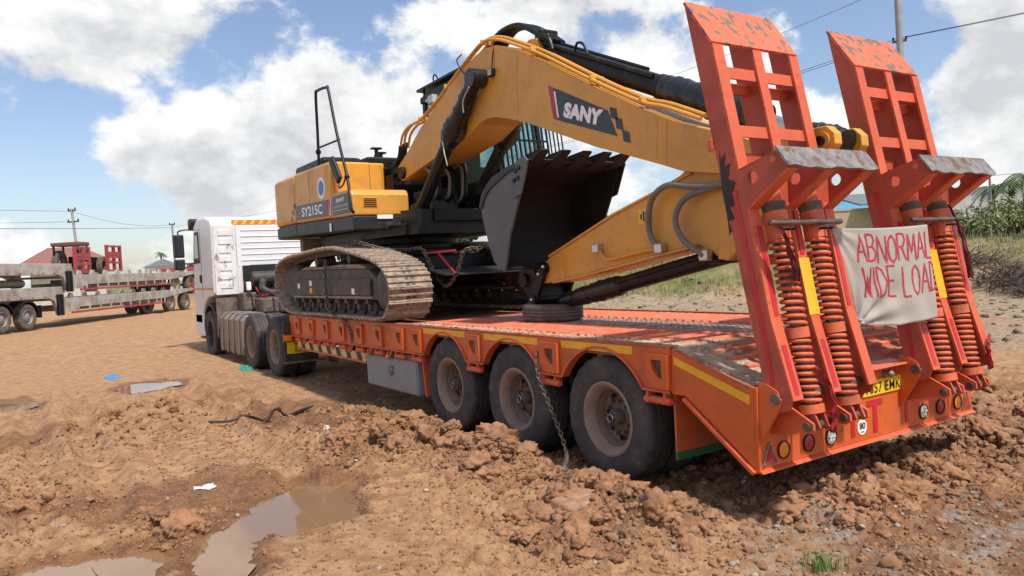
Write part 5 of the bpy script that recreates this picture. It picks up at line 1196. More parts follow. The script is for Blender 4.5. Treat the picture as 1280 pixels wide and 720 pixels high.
MB().prism([(5.66, 3.05), (5.668, 3.05), (5.948, 4.5), (5.94, 4.5)], 'x', CX0 + .07, CX1 - .07).build('windscreen', M['glass'], CB)
MB().box(CX0 + .07, CX1 - .07, 7.82, 7.828, 3.35, 4.5).build('rear_window', M['glass'], CB)
gd = MB(); 
for i in range(11):
    x = CX0 + .0 + (CX1 - CX0) * i / 10; gd.obar((x, 5.50, 3.0), (x, 5.74, 4.55), .018, .03, (0, 1, 0))
for z in (3.02, 3.55, 4.1, 4.53): gd.obar((CX0, 5.50 + (z - 3) * .155, z), (CX1, 5.50 + (z - 3) * .155, z), .03, .025)
for i in range(4): x = CX1 + .07 + i * .07; gd.obar((x, 5.52, 3.0), (x, 5.72, 4.3), .012, .02, (0, 1, 0))
gd.obar((CX1, 5.56, 3.3), (CX1 + .3, 5.56, 3.3), .02, .02)
gd.build('front_guard', BK, CB)
MB().box(2.0, 2.4, 6.7, 7.3, 2.95, 3.25).box(2.0, 2.4, 7.2, 7.4, 3.25, 3.95).build('seat', BK, CB, bevel=.05, seg=3)
MB().cyl((2.2, 7.9, 4.76), (2.2, 7.9, 4.9), .01, 8).tube(catmull([(1.85, 7.6, 4.74), (1.83, 7.62, 4.86), (1.8, 7.5, 4.9), (1.8, 7.4, 4.8)], 4), .012, 6).build('aerial', BK, CB)
MB().tube(catmull([(1.70, 7.3, 4.35), (1.66, 7.4, 4.5), (1.62, 7.5, 4.45)], 4), .02, 8).box(1.6, 1.7, 7.25, 7.4, 4.40, 4.52).build('roof_lamp', M['clens'], CB)
MB().box(2.36, 2.42, 5.68, 5.74, 2.70, 2.78).build('marker_lamp', M['amber'], EX)

# ------------------------------------------------------------------ things tied to or lying on the trailer
# banner between the ramps
BXL, BXR = .85, 1.80
def ban(u, v):
    """u 0..1 left to right, v 0..1 bottom to top"""
    x = BXL + (BXR - BXL) * u; zt = 1.945 - .015 * math.sin(u * PI) ; zb = 1.25 - .03 * (1 - abs(2 * u - 1)) + .05 * (1 - u) * 0
    if u < .12: zb += (.12 - u) * .35 * (1 - v)
    x += .14 * (1 - v) * (1 - u) ** 2
    z = zb + (zt - zb) * v
    y = -.05 - .175 * min(u / .9, 1) - .05 * (1 - v) + .018 * math.sin(u * 5 + 1.2) * (1 - .4 * v) + (max(0, u - .94) / .06) ** 1.5 * .09
    # folds pulled towards the lower left knot and the two upper corners
    r = math.hypot((u - .06) * 1.0, v * .75); a = math.atan2(v * .75, (u - .06) * 1.0)
    y += .020 * math.sin(a * 15) * max(0, 1 - r / .75) * min(1, r * 5)
    r2 = math.hypot(u * 1.3, (1 - v) * .75); a2 = math.atan2((1 - v) * .75, u * 1.3); y += .010 * math.sin(a2 * 13) * max(0, 1 - r2 / .5) * min(1, r2 * 6)
    y += .006 * math.sin(u * 23 + v * 7) * (1 - v) - .035 * max(0, u - .93) / .07 * 0
    return Vector((x, y, z))
NU, NV = 80, 44
vs = [ban(i / NU, j / NV) for j in range(NV + 1) for i in range(NU + 1)]
fs = [(j * (NU + 1) + i, j * (NU + 1) + i + 1, (j + 1) * (NU + 1) + i + 1, (j + 1) * (NU + 1) + i) for j in range(NV) for i in range(NU)]
BAN = thing('warning_banner', (1.55, -.2, 1.23), 'off white cloth banner with red hand painted warning tied between the two ramps', 'banner')
bo = MB().add(vs, fs).build('cloth', M['banner'], BAN, smooth=True, sharp=80)
sdm = bo.modifiers.new('thick', 'SOLIDIFY'); sdm.thickness = .004; sdm.offset = 1
FONT = {'A': ([(0, 0), (.5, 1), (1, 0)], [(.2, .38), (.8, .38)]), 'B': ([(0, 0), (0, 1), (.7, .97), (.85, .78), (.6, .55), (0, .52)], [(.6, .55), (.98, .35), (.85, .06), (0, 0)]),
        'N': ([(0, 0), (0, 1), (1, 0), (1, 1)],), 'O': ([(.5, 1), (.12, .82), (0, .5), (.12, .16), (.5, 0), (.88, .16), (1, .5), (.88, .82), (.5, 1)],), 'R': ([(0, 0), (0, 1), (.75, .97), (.92, .75), (.7, .52), (0, .48)], [(.45, .5), (1, 0)]),
        'M': ([(0, 0), (.08, 1), (.5, .3), (.92, 1), (1, 0)],), 'L': ([(0, 1), (0, 0), (.8, 0)],), 'W': ([(0, 1), (.25, 0), (.5, .7), (.75, 0), (1, 1)],), 'I': ([(0.5, 0), (.5, 1)],), 'D': ([(0, 0), (0, 1), (.6, .9), (1, .5), (.6, .08), (0, 0)],), 'E': ([(.85, 1), (0, 1), (0, 0), (.9, 0)], [(0, .52), (.7, .52)])}
rgl = random.Random(5)
def stroke_word(word, u0, u1, v0, v1, widths=None):
    n_ = sum(.45 if c in 'I ' else 1 for c in word); adv = (u1 - u0) / n_; u = u0
    for c in word:
        wd = adv * (.45 if c in 'I ' else 1)
        if c == ' ': u += wd; continue
        mb = MB(); jit = rgl.uniform(-.012, .012)
        for line in FONT[c]:
            pts = []
            for i in range(len(line) - 1):
                for k in range(8): t_ = k / 8; pts.append((line[i][0] * (1 - t_) + line[i + 1][0] * t_, line[i][1] * (1 - t_) + line[i + 1][1] * t_))
            pts.append(line[-1])
            vs = []; fs = []; lw = .0075
            for i, (a, b_) in enumerate(pts):
                p0 = pts[max(i - 1, 0)]; p1 = pts[min(i + 1, len(pts) - 1)]
                f = lambda q: (u + wd * (.06 + .82 * q[0]) + .01 * q[1], v0 + jit + (v1 - v0) * q[1])
                tx, ty = (f(p1)[0] - f(p0)[0]) * .89, (f(p1)[1] - f(p0)[1]) * .70; l_ = math.hypot(tx, ty) or 1
                nx, ny = -ty / l_ * lw, tx / l_ * lw; uu, vv = f((a, b_)); w_ = rgl.uniform(.85, 1.15)
                for sg in (1, -1):
                    p = ban(min(max(uu + sg * w_ * nx / .89, 0), 1), vv + sg * w_ * ny / .70); vs.append((p.x, p.y - .0062, p.z))
            for i in range(len(pts) - 1): fs.append((2 * i, 2 * i + 1, 2 * i + 3, 2 * i + 2))
            mb.add(vs, fs)
        link('painted_letter', mb.mesh('painted_letter', M['paintred'], normals=False), BAN)
        u += wd
stroke_word('ABNORMAL', .19, .965, .65, .93)
stroke_word('WIDE LOAD', .20, .98, .29, .60)
def knot(mb, c, r):
    for i in range(3): mb.ball((c[0] + random.uniform(-.02, .02), c[1] + random.uniform(-.02, .02), c[2] + random.uniform(-.02, .02)), r, 10, 6, (1, .8, .7))
    return mb
kn = MB(); p = ban(0, 1); kn.tube(catmull([p, p + Vector((-.04, .02, .02)), Vector((.88, -.08, 1.98)), Vector((.82, -.12, 1.975))], 4), .012, 8); p = ban(.08, 0); kn.tube(catmull([p, p + Vector((-.03, .01, -.02)), p + Vector((-.07, .04, -.01))], 4), .014, 8); knot(kn, p, .022)
kn.tube(catmull([p, p + Vector((-.01, 0, -.15)), p + Vector((.01, 0, -.32))], 4), .005, 6); p = ban(1, 1); kn.tube([p, p + Vector((.03, .03, .02)), p + Vector((.05, .06, .03))], .01, 8)
kn.build('knot', M['banner'], BAN, smooth=True)
# cloth straps knotted on the spring units
def ribbon(name, pts, w0, w1, m_, lab, grp, seed=1):
    pts = catmull(pts, 8); vs = []; fs = []; n_ = len(pts); k = 9
    for i, p in enumerate(pts):
        t_ = i / (n_ - 1); ww = w0 + (w1 - w0) * t_
        for j in range(k):
            s_ = j / (k - 1) - .5
            vs.append((p.x + s_ * ww + .006 * math.sin(i * .9 + seed), p.y + .45 * s_ * ww - .016 * math.sin(j * 2.4 + i * .22 + seed) * (.4 + t_), p.z + .02 * math.sin(j * 1.7 + seed) * t_))
    for i in range(n_ - 1):
        for j in range(k - 1): fs.append((i * k + j, i * k + j + 1, (i + 1) * k + j + 1, (i + 1) * k + j))
    o = link(name, MB().add(vs, fs).mesh(name, m_, True, True, 80)); s_ = o.modifiers.new('thick', 'SOLIDIFY'); s_.thickness = .006
    return reg(o, lab, 'strap', grp)
GST = 'cloth straps tied to the ramps'
ribbon('cloth_strap', [(.02, -.17, 1.985), (.08, -.22, 1.93), (.13, -.228, 1.82), (.18, -.226, 1.70), (.21, -.22, 1.62)], .05, .07, M['strap_dark'], 'maroon strap knotted round the top of the leftmost spring', GST, 2)
ribbon('cloth_strap', [(.24, -.31, 1.06), (.30, -.335, .97), (.325, -.36, .86), (.32, -.365, .74), (.315, -.36, .65)], .05, .065, M['strap'], 'bright red strap hanging at the foot of the leftmost spring', GST, 4)
ribbon('cloth_strap', [(2.31, -.10, 2.10), (2.33, -.15, 1.97), (2.36, -.18, 1.82), (2.40, -.19, 1.66), (2.43, -.19, 1.52)], .05, .15, M['strap_dark'], 'wide maroon cloth hanging beside the rightmost spring', GST, 6)
ribbon('cloth_strap', [(2.53, -.27, 1.04), (2.45, -.30, 1.01), (2.41, -.31, .95), (2.43, -.31, .88), (2.45, -.31, .80)], .03, .06, M['strap'], 'red strap knotted low on the rightmost spring', GST, 9)
# chains
def chain(name, pts, pitch_, wr, lab, sag_n=8, m_=None):
    P_ = catmull(pts, 16); ln = [0]
    for i in range(len(P_) - 1): ln.append(ln[-1] + (P_[i + 1] - P_[i]).length)
    mb = MB(); s_ = 0; k = 0; j = 0
    while s_ < ln[-1]:
        while j < len(ln) - 2 and ln[j + 1] < s_: j += 1
        p = P_[j].lerp(P_[j + 1], (s_ - ln[j]) / max(ln[j + 1] - ln[j], 1e-6)); tg = (P_[j + 1] - P_[j]).normalized()
        a = tg.orthogonal().normalized(); b_ = tg.cross(a); rot_ = k * PI / 2 + .3; sd_ = a * math.cos(rot_) + b_ * math.sin(rot_)
        ring = [p + tg * (math.cos(q) * pitch_ * .72) + sd_ * (math.sin(q) * pitch_ * .42) for q in np.linspace(0, 2 * PI, 13)[:-1]]
        mb.tube(ring, wr, 5, True); s_ += pitch_; k += 1
    return reg(mb.build(name, m_ or M['chain'], None, smooth=True), lab, 'chain')
chain('lashing_chain', [(-.03, 2.40, .98), (-.06, 2.36, .80), (-.055, 2.22, .55), (-.05, 2.08, .32), (-.07, 1.98, .17), (-.20, 1.80, .16), (-.36, 1.62, .15), (-.45, 1.45, .14), (-.38, 1.30, .16), (-.30, 1.42, .18)], .040, .0055, 'rusty chain hanging over the side between the rear trailer wheels into the mud')
chain('lashing_chain', [(.10, 6.9, 2.25), (.45, 6.75, 2.13), (.62, 6.4, 2.10), (.68, 6.05, 2.09), (.70, 5.85, 1.85), (.72, 5.62, 1.62), (.72, 5.40, 1.60), (.72, 5.15, 1.78), (.72, 4.95, 2.02), (.85, 4.75, 2.04)], .055, .009, 'dark chain slung in front of the excavator undercarriage')
chain('lashing_chain', [(-.09, 7.75, 2.0), (-.12, 7.72, 1.75), (-.13, 7.68, 1.5), (-.13, 7.62, 1.3), (-.08, 7.1, 1.14), (-.04, 7.0, 1.0), (-.05, 6.95, .85)], .055, .01, 'chain and binder lashing the near track to the trailer side', m_=M['pin'])
rb = MB(); rb.obar((.70, 6.0, 2.03), (.72, 5.2, 2.03), .025, .03); rb.obar((.71, 5.65, 2.03), (.72, 5.20, 1.72), .02, .03); reg(rb.build('chain_binder', M['decal_red'], None, bevel=.006), 'red lever binder tightening the chain under the excavator', 'binder')
# old tyre lying on the deck
ot = thing('old_tyre', (1.15, 3.75, ZD), 'worn grey car tyre lying flat on the deck under the arm tip', 'tyre')
MB().lathe(tyre_prof(.35, .19, .20), (0, 0, 0), 'z', 60, closed=True, mod=tmod).xf(Matrix.Translation((1.15, 3.75, ZD + .105)) @ Matrix.Rotation(.03, 4, 'X')).build('tyre_casing', M['rubber2'], ot, smooth=True)
# litter and other things on the ground
def hz_(x, y): return float(H(np.array([x]), np.array([y]))[0])
def crumple(name, x, y, w, d, h, m_, lab, seed):
    rg_ = random.Random(seed); vs = []; fs = []; k = 9
    zc_ = H(np.array([x + (i / k - .5) * w for i in range(k + 1) for j in range(k + 1)]), np.array([y + (j / k - .5) * d for i in range(k + 1) for j in range(k + 1)]))
    for i in range(k + 1):
        for j in range(k + 1):
            u, v = i / k - .5, j / k - .5; e_ = 1 - (2 * max(abs(u), abs(v))) ** 2
            vs.append((x + u * w + rg_.uniform(-.01, .01), y + v * d + rg_.uniform(-.01, .01), float(zc_[i * (k + 1) + j]) + .006 + max(0, e_) * h * rg_.uniform(.2, 1)))
    for i in range(k):
        for j in range(k): fs.append((i * (k + 1) + j, (i + 1) * (k + 1) + j, (i + 1) * (k + 1) + j + 1, i * (k + 1) + j + 1))
    o = link(name, MB().add(vs, fs).mesh(name, m_, False)); s_ = o.modifiers.new('thick', 'SOLIDIFY'); s_.thickness = .003
    return reg(o, lab, 'litter')
crumple('plastic_scrap', -2.48, 13.7, .26, .5, .09, mat('blue_plastic', (.06, .22, .50), .4), 'crumpled blue plastic scrap on the mud beyond the small puddle', 1)
crumple('plastic_bag', -.23, 12.35, .22, .5, .13, mat('green_plastic', (.03, .30, .19), .4), 'crumpled green plastic bag on the ground by the truck wheels', 2)
crumple('paper_scrap', -2.69, 3.79, .16, .14, .03, mat('white_plastic', (.60, .60, .62), .5), 'flat pale plastic scrap on the mud above the large puddle', 3)
crumple('paper_scrap', -.98, 5.6, .07, .22, .02, mat('pale_paper', (.55, .50, .45), .6), 'small pale scrap lying in the soil near the grey toolbox', 4)
rt = MB(); q = [(-2.02, 6.95), (-1.80, 6.85), (-1.58, 6.82), (-1.38, 6.72), (-1.2, 6.85), (-1.02, 6.95), (-.86, 6.75), (-.80, 6.6)]
for o_, r0 in ((0, .016), (.04, .011), (-.035, .009)):
    rt.tube(catmull([(x + o_ * math.sin(i * 2), y + o_, hz_(x, y) + .02 + .03 * abs(math.sin(i * 1.3))) for i, (x, y) in enumerate(q)], 5), r0, 7)
reg(rt.build('rubber_strip', mat('dirty_rubber_strip', (.045, .03, .024), .8, var=.4, vscale=12, bump=.5), None, smooth=True), 'dark twisted strip lying across the soil left of the trailer', 'strip')
# clay slab and grass tuft
sl_ = MB(); zz = hz_(-.62, 1.0) - .05; sl_.add([(-.90, 1.16, zz + .02), (-.83, .82, zz - .02), (-.38, .62, zz - .0), (-.33, .95, zz + .05), (-.62, 1.22, zz + .09), (-.86, 1.12, zz + .14), (-.80, .86, zz + .09), (-.44, .68, zz + .07), (-.40, .93, zz + .14), (-.62, 1.16, zz + .17)], [(0, 1, 6, 5), (1, 2, 7, 6), (2, 3, 8, 7), (3, 4, 9, 8), (4, 0, 5, 9), (5, 6, 7, 8, 9), (4, 3, 2, 1, 0)])
so_ = sl_.build('clay_slab', mat('clay', (.33, .185, .105), .8, var=.25, vscale=10, dirt=(.24, .125, .07), amt=.4, dscale=9, bump=.3), None, bevel=.02, seg=3)
reg(so_, 'smooth slab of red clay among the clods nearest the camera', 'clay slab')
gt = MB(); rg_ = random.Random(3); gz0_ = hz_(-.31, -.68) - .012
for i in range(170):
    x, y = -.31 + rg_.gauss(0, .045), -.68 + rg_.gauss(0, .05); z = gz0_; a = rg_.uniform(0, 6.28); l_ = rg_.uniform(.05, .13); b_ = rg_.uniform(.02, .06); w = .0022
    d = Vector((math.cos(a), math.sin(a), 0)); s_ = Vector((-d.y, d.x, 0)) * w; p0 = Vector((x, y, z)); p1 = p0 + d * b_ * .35 + Vector((0, 0, l_ * .6)); p2 = p0 + d * b_ + Vector((0, 0, l_))
    gt.add([p0 - s_, p0 + s_, p1 + s_, p1 - s_, p2], [(0, 1, 2, 3), (3, 2, 4)])
reg(link('grass_tuft', gt.mesh('grass_tuft', mat('grass_blade', (.13, .20, .04), .6, var=.4, vscale=30), normals=False)), 'small green grass tuft at the bottom edge of the picture', 'grass')

# ------------------------------------------------------------------ background, left: stacked pale lowbeds
BZ = .27; RZ = math.atan2(.813, .582)
PW = mat('pale_trailer_paint', (.42, .40, .37), .6, var=.12, vscale=1.2, dirt=(.24, .19, .15), amt=.42, dscale=1.6, soft=.15)
RDB = mat('faded_red', (.34, .05, .055), .5, var=.15, dirt=(.2, .09, .07), amt=.2, dscale=2)
GRS = mat('grimy_steel', (.30, .265, .23), .8, var=.3)
def b_at(u, v, z=0):
    return Vector((-3.65 + .582 * u - .813 * v, 32.3 + .813 * u + .582 * v, BZ + z))
def low_trailer(u, z, lab):
    t_ = thing('lowbed_trailer', b_at(u, 0, z), lab, 'trailer', 'pale lowbeds stacked on the left', RZ)
    MB().prism([(-4.2, 1.19), (-4.2, 1.66), (2.28, 1.66), (2.36, 1.2), (2.36, .48), (1.95, .48), (1.70, 1.05), (1.35, 1.19)], 'y', 0, .16).build('gooseneck', PW, t_, bevel=.02)
    MB().prism([(-4.2, 1.19), (-4.2, 1.66), (2.28, 1.66), (2.36, 1.2), (2.36, .48), (1.95, .48), (1.70, 1.05), (1.35, 1.19)], 'y', 2.34, 2.5).build('gooseneck', PW, t_, bevel=.02)
    MB().box(-4.2, 2.3, .16, 2.34, 1.58, 1.64).build('gooseneck_deck', PW, t_)
    MB().box(1.80, 1.95, -.10, .02, .45, 1.34).box(2.02, 2.16, -.10, .02, .45, 1.34).each('lift_cylinder', BK, t_, bevel=.02)
    MB().prism([(2.42, .60), (2.42, 1.17), (14.2, 1.22), (14.2, 1.10), (11.0, .80), (3.4, .74), (2.9, .60)], 'y', 0, .12).build('deck_side', PW, t_, bevel=.015)
    MB().box(2.42, 14.2, .12, 2.5, 1.08, 1.17).build('deck', PW, t_)
    MB().box(2.9, 11.0, .3, 2.3, .62, .85).build('chassis', GRS, t_)
    MB().obar((2.7, -.06, .53), (10.75, -.06, .57), .06, .09).build('side_guard', RDB, t_)
    for i in range(10):
        x = 3.2 + i * .84; MB().box(x, x + .06, -.05, 0.0, .58, 1.05).build('stanchion', PW, t_)
    for i in range(11):
        x = 2.7 + i * 1.0; MB().prism([(x, 1.19), (x + .34, 1.19), (x + .24, 1.38), (x + .1, 1.38)], 'y', .02, .12).build('lashing_ear', PW, t_)
    for i in range(9):
        x = -3.9 + i * .7; MB().box(x, x + .14, -.006, 0.0, 1.24, 1.28).build('marker', RDB, t_)
    for x in (11.62, 13.35):
        w = MB().lathe(tyre_prof(.5, .3, .28), (x, .2, .5), 'y', 36, closed=True).build('wheel', M['rubber2'], t_, smooth=True)
        MB().lathe([(.29, -.12), (.27, -.14), (.24, -.06), (.15, -.02), (.1, -.08), (.0005, -.09)], (x, .2, .5), 'y', 24).build('rim', M['rim'], w, smooth=True)
        w = MB().lathe(tyre_prof(.5, .3, .28), (x, 2.3, .5), 'y', 30, closed=True).build('wheel', M['rubber2'], t_, smooth=True)
    w = MB().lathe(tyre_prof(.5, .3, .28), (9.9, .6, .5), 'y', 30, closed=True).build('wheel', M['rubber2'], t_, smooth=True)
    MB().box(14.2, 14.35, 0, 2.5, .9, 1.5).build('rear_ramp', RDB, t_)
    return t_
low_trailer(0, 0, 'lower of two pale lowbed trailers stacked at the left, standing on its wheels')
low_trailer(.72, .97, 'upper of two pale lowbed trailers stacked at the left, riding on the other')
pk = thing('parked_truck', b_at(-1, 0), 'rear end of a parked truck coupled to the stacked pale trailers at the left edge', 'truck', None, RZ)
for x in (-.06 + 1, -1.5 + 1):
    for yv, o_ in ((.1, True), (2.3, False)):
        w = MB().lathe(tyre_prof(.52, .3, .29), (x, yv, .52), 'y', 40, closed=True).build('wheel', M['rubber2'], pk, smooth=True)
        if o_: MB().lathe([(.30, -.13), (.28, -.15), (.25, -.06), (.20, -.03), (.17, -.10), (.08, -.14), (.0005, -.15)], (x, yv, .52), 'y', 28).build('rim', mat('rim_grey', (.22, .21, .2), .6) if 'rim_grey' not in bpy.data.materials else bpy.data.materials['rim_grey'], w, smooth=True)
    MB().prism(circ(x, .52, .64, 15, 165, 12) + circ(x, .52, .60, 165, 15, 12), 'y', -.1, .5).build('mudguard', BK, pk)
MB().box(-4, 1.6, .7, .85, .75, 1.0).box(-4, 1.6, 1.6, 1.75, .75, 1.0).build('chassis', GRS, pk)
MB().box(1.66, 1.70, -.1, .5, .45, .95).build('mud_flap', BK, pk)
MB().box(-3.4, -1.6, -.05, .7, 1.62, 2.02).build('white_box', PW, pk, bevel=.03)
MB().cyl((-1.2, .6, 1.85), (1.6, .6, 1.85), .16, 14).box(-.9, -.2, .3, .9, 1.7, 2.05).build('air_tanks', M['tank'], pk, smooth=True)
# loader standing on the upper trailer and red ramps beside it
ld = thing('backhoe_loader', b_at(6.3, 1.6, 2.16), 'old yellow backhoe loader with brown cab roof on the stacked trailers', 'loader', None, RZ)
OY = mat('old_yellow', (.55, .28, .05), .5, var=.15, dirt=(.2, .12, .07), amt=.3, dscale=3)
ld.scale = (.72, .9, 1.0)
cbm = MB(); 
for x, y in ((-.3, 0), (.7, 0), (-.3, 1.3), (.7, 1.3)): cbm.box(x, x + .09, y, y + .09, .35, 1.42)
cbm.box(-.3, .79, 0, 1.39, .3, .42); cbo = cbm.build('cab', BK, ld)
MB().box(-.38, .87, -.08, 1.47, 1.42, 1.60).build('cab_roof', mat('brown_roof', (.16, .07, .04), .6), cbo, bevel=.05)
MB().box(-.2, .7, .02, .03, .45, 1.4).build('side_window', M['glass'], cbo)
MB().box(-.1, .45, -.12, .0, .0, .62).build('fender', OY, ld, bevel=.03)
MB().prism([(.9, .3), (.9, .95), (2.4, .88), (2.4, .3)], 'y', .2, 1.2).build('bonnet', BK, ld, bevel=.04)
MB().box(2.4, 2.85, .1, 1.3, .15, .95).build('front_frame', OY, ld, bevel=.03)
MB().cyl((1.7, .7, .9), (1.7, .7, 1.3), .05, 10).build('exhaust', BK, ld)
for x, r_ in ((0.2, .62), (2.3, .45)):
    for y in (0, 1.3): MB().lathe(tyre_prof(r_, .3, r_ * .5), (x, y, r_), 'y', 30, closed=True).build('wheel', M['rubber2'], ld, smooth=True)
def red_ramp(u, z0, z1, w_, lab):
    r_ = thing('loading_ramp', b_at(u, .9, z0), lab, 'ramp', 'faded red ramps on the stacked trailers', RZ); h = z1 - z0
    m_ = MB()
    for x in (0, w_ * .48, w_ - .1): m_.box(x, x + .1, 0, .14, 0, h)
    m_.each('upright', RDB, r_)
    for z in (.0, .3 * h, .62 * h, .92 * h): MB().box(.1, w_ - .1, .01, .12, z, z + .09).build('rung', RDB, r_)
    MB().box(.1, w_ - .1, .02, .05, h * .5, h * .75).build('plate', RDB, r_)
red_ramp(4.75, 2.25, 3.47, 1.15, 'left of two upright faded red ramps on the stacked trailers'); red_ramp(7.3, 2.3, 3.6, 1.25, 'right of two upright faded red ramps on the stacked trailers')
# red roofed house, white house, far trees
def gz(x, y): return float(H(np.array([x]), np.array([y]), False)[0])
hs = thing('red_roof_house', (2.5, 92, 0), 'house with a faded red hipped roof behind the stacked trailers', 'house')
RF = mat('red_roof', (.27, .105, .085), .6, var=.1, vscale=1, dirt=(.22, .12, .1), amt=.3, dscale=1)
MB().box(-2.6, 4, 88, 97, 0, 4.5).build('wall', mat('cream_wall', (.55, .50, .42), .8), hs)
MB().add([(-3.7, 86.5, 4.5), (5, 86.5, 4.5), (5, 98.5, 4.5), (-3.7, 98.5, 4.5), (-.9, 92.4, 6.35), (2.2, 92.4, 6.35)], [(0, 1, 5, 4), (1, 2, 5), (2, 3, 4, 5), (3, 0, 4), (0, 3, 2, 1)]).build('roof', RF, hs)
for x in (-1, 2): MB().box(x, x + 1.2, 87.95, 88.0, 1.5, 2.8).build('window', M['dglass'], hs)
wh_ = thing('white_house', (13, 113, 0), 'small white building far off beyond the stacked trailers', 'building')
MB().box(11.6, 15.2, 112, 117, 0, 4.3).build('wall', M['letter'], wh_); MB().prism([(11.2, 4.3), (15.6, 4.3), (13.4, 5.3)], 'y', 111.6, 117.4).build('roof', M['toolbox'], wh_)
LF = mat('leaf_green', (.055, .105, .028), .6, var=.45, vscale=3, dirt=(.13, .16, .05), amt=.4, dscale=5, soft=.1); LF2 = mat('leaf_olive', (.19, .225, .085), .6, var=.35, vscale=4, dirt=(.30, .31, .16), amt=.4, dscale=6, soft=.1); LFD = mat('leaf_dark', (.032, .062, .02), .6, var=.4, vscale=2)
BRK = mat('bark', (.10, .075, .055), .9, var=.3)
def leaves(name, m_, parent, c, rad, n, size, seed, lobes=7):
    rg_ = np.random.default_rng(seed); cs = rg_.normal(0, .42, (lobes, 3)) * rad; cs[:, 2] = np.abs(cs[:, 2]) * rg_.choice([1, 1, -.5], lobes); rs = rg_.uniform(.32, .62, lobes)
    k = rg_.integers(0, lobes, n); d = rg_.normal(0, 1, (n, 3)); d /= np.linalg.norm(d, axis=1)[:, None]; rr_ = rg_.uniform(.45, 1.05, n) ** .6
    p = cs[k] + d * (rs[k] * rr_)[:, None] * rad + np.array(c)
    a = rg_.normal(0, 1, (n, 3)); a /= np.linalg.norm(a, axis=1)[:, None]; b_ = np.cross(a, rg_.normal(0, 1, (n, 3))); b_ /= np.linalg.norm(b_, axis=1)[:, None]
    s_ = size * rg_.uniform(.5, 1.3, n)[:, None]
    V = np.stack([p - a * s_, p + b_ * s_ * .45, p + a * s_, p - b_ * s_ * .45], 1).reshape(-1, 3); F = np.arange(n * 4).reshape(-1, 4)
    me = bpy.data.meshes.new(name); me.vertices.add(len(V)); me.vertices.foreach_set('co', V.astype('f').ravel()); me.loops.add(F.size); me.loops.foreach_set('vertex_index', F.ravel().astype('i'))
    me.polygons.add(n); me.polygons.foreach_set('loop_start', (np.arange(n) * 4).astype('i')); me.polygons.foreach_set('loop_total', np.full(n, 4, 'i')); me.update(calc_edges=True); me.materials.append(m_)
    return link(name, me, parent)
def tree(x, y, h, r, lab, seed, m_=None, n=1500, grp=None, size=None):
    z = gz(x, y); t_ = thing('tree', (x, y, z), lab, 'tree', grp)
    tk = MB(); tk.tube([(x, y, z - .2), (x + .05 * h, y, z + h * .35), (x, y, z + h * .7)], [.05 * h * .6, .03 * h, .012 * h], 8)
    for i in range(4): a = i * 1.6 + seed; tk.tube([(x + .03 * h, y, z + h * (.3 + .06 * i)), (x + math.cos(a) * r * .6, y + math.sin(a) * r * .6, z + h * (.6 + .05 * i))], [.018 * h, .006 * h], 6)
    tk.build('trunk', BRK, t_, smooth=True)
    leaves('crown', m_ or LFD, t_, (x, y, z + h * .66), np.array([r, r, h * .36]), n, size or r * .10, seed)
for i, (x, y, h, r) in enumerate(((19, 118, 3.8, 2.4), (22.5, 120, 3.5, 2.6), (25.5, 116, 4.0, 2.2), (37, 84, 5.2, 3.2), (42, 82, 6.0, 3.4), (47, 88, 5.5, 3.6), (52, 71, 6.2, 3.4), (39, 100, 5.5, 4), (60, 78, 6.5, 4), (31, 106, 5.2, 4))):
    tree(x, y, h, r, ['low round tree on the horizon left of the truck cab', 'dense low tree on the horizon beside the truck cab', 'small tree on the horizon touching the truck cab', 'tree far behind the excavator cab', 'round tree seen behind the bucket', 'dense tree behind the bucket and boom', 'tree far behind the boom end', 'far tree behind the excavator body', 'tall far tree behind the ramps', 'far tree glimpsed under the excavator body'][i], 20 + i, grp='far trees on the horizon')
# palms
def palm(x, y, h, lab, seed, fr=2.0):
    z = gz(x, y); t_ = thing('palm_tree', (x, y, z), lab, 'palm', 'palms at the right'); rg_ = random.Random(seed)
    MB().tube(catmull([(x, y, z - .2), (x + .1, y, z + h * .5), (x + .05, y, z + h)], 4), .13, 8).build('trunk', BRK, t_, smooth=True)
    for i in range(13):
        a = 2 * PI * i / 13 + rg_.uniform(-.2, .2); up_ = rg_.uniform(-.1, .75); vs = []; fs = []; mid = []
        for k in range(9):
            s_ = k / 8; mid.append(Vector((x + .05 + math.cos(a) * fr * s_, y + math.sin(a) * fr * s_, z + h + fr * (up_ * s_ - .85 * s_ * s_))))
        sd_ = Vector((-math.sin(a), math.cos(a), 0)); mb = MB()
        for k in range(8):
            for sg in (1, -1):
                for q in (0, .5):
                    p = mid[k].lerp(mid[k + 1], q); l_ = fr * .26 * math.sin(PI * (k + q + .6) / 9.2)
                    mb.add([p, p + (mid[k + 1] - mid[k]) * .35, p + sd_ * sg * l_ + (mid[k + 1] - mid[k]) * .6 - Vector((0, 0, l_ * .45))], [(0, 1, 2)])
        mb.tube(mid, .02, 5)
        link('frond', mb.mesh('frond', LF, normals=False), t_)
palm(37.0, 15.5, 2.5, 'leftmost palm above the roadside bushes', 1, 1.0); palm(35.6, 14.0, 2.5, 'middle palm above the roadside bushes', 2, 1.05); palm(32.8, 12.2, 2.6, 'rightmost palm at the picture edge', 3, 1.2)
palm(13.8, 117, 5.6, 'tiny far palm above the white building', 7, .9)
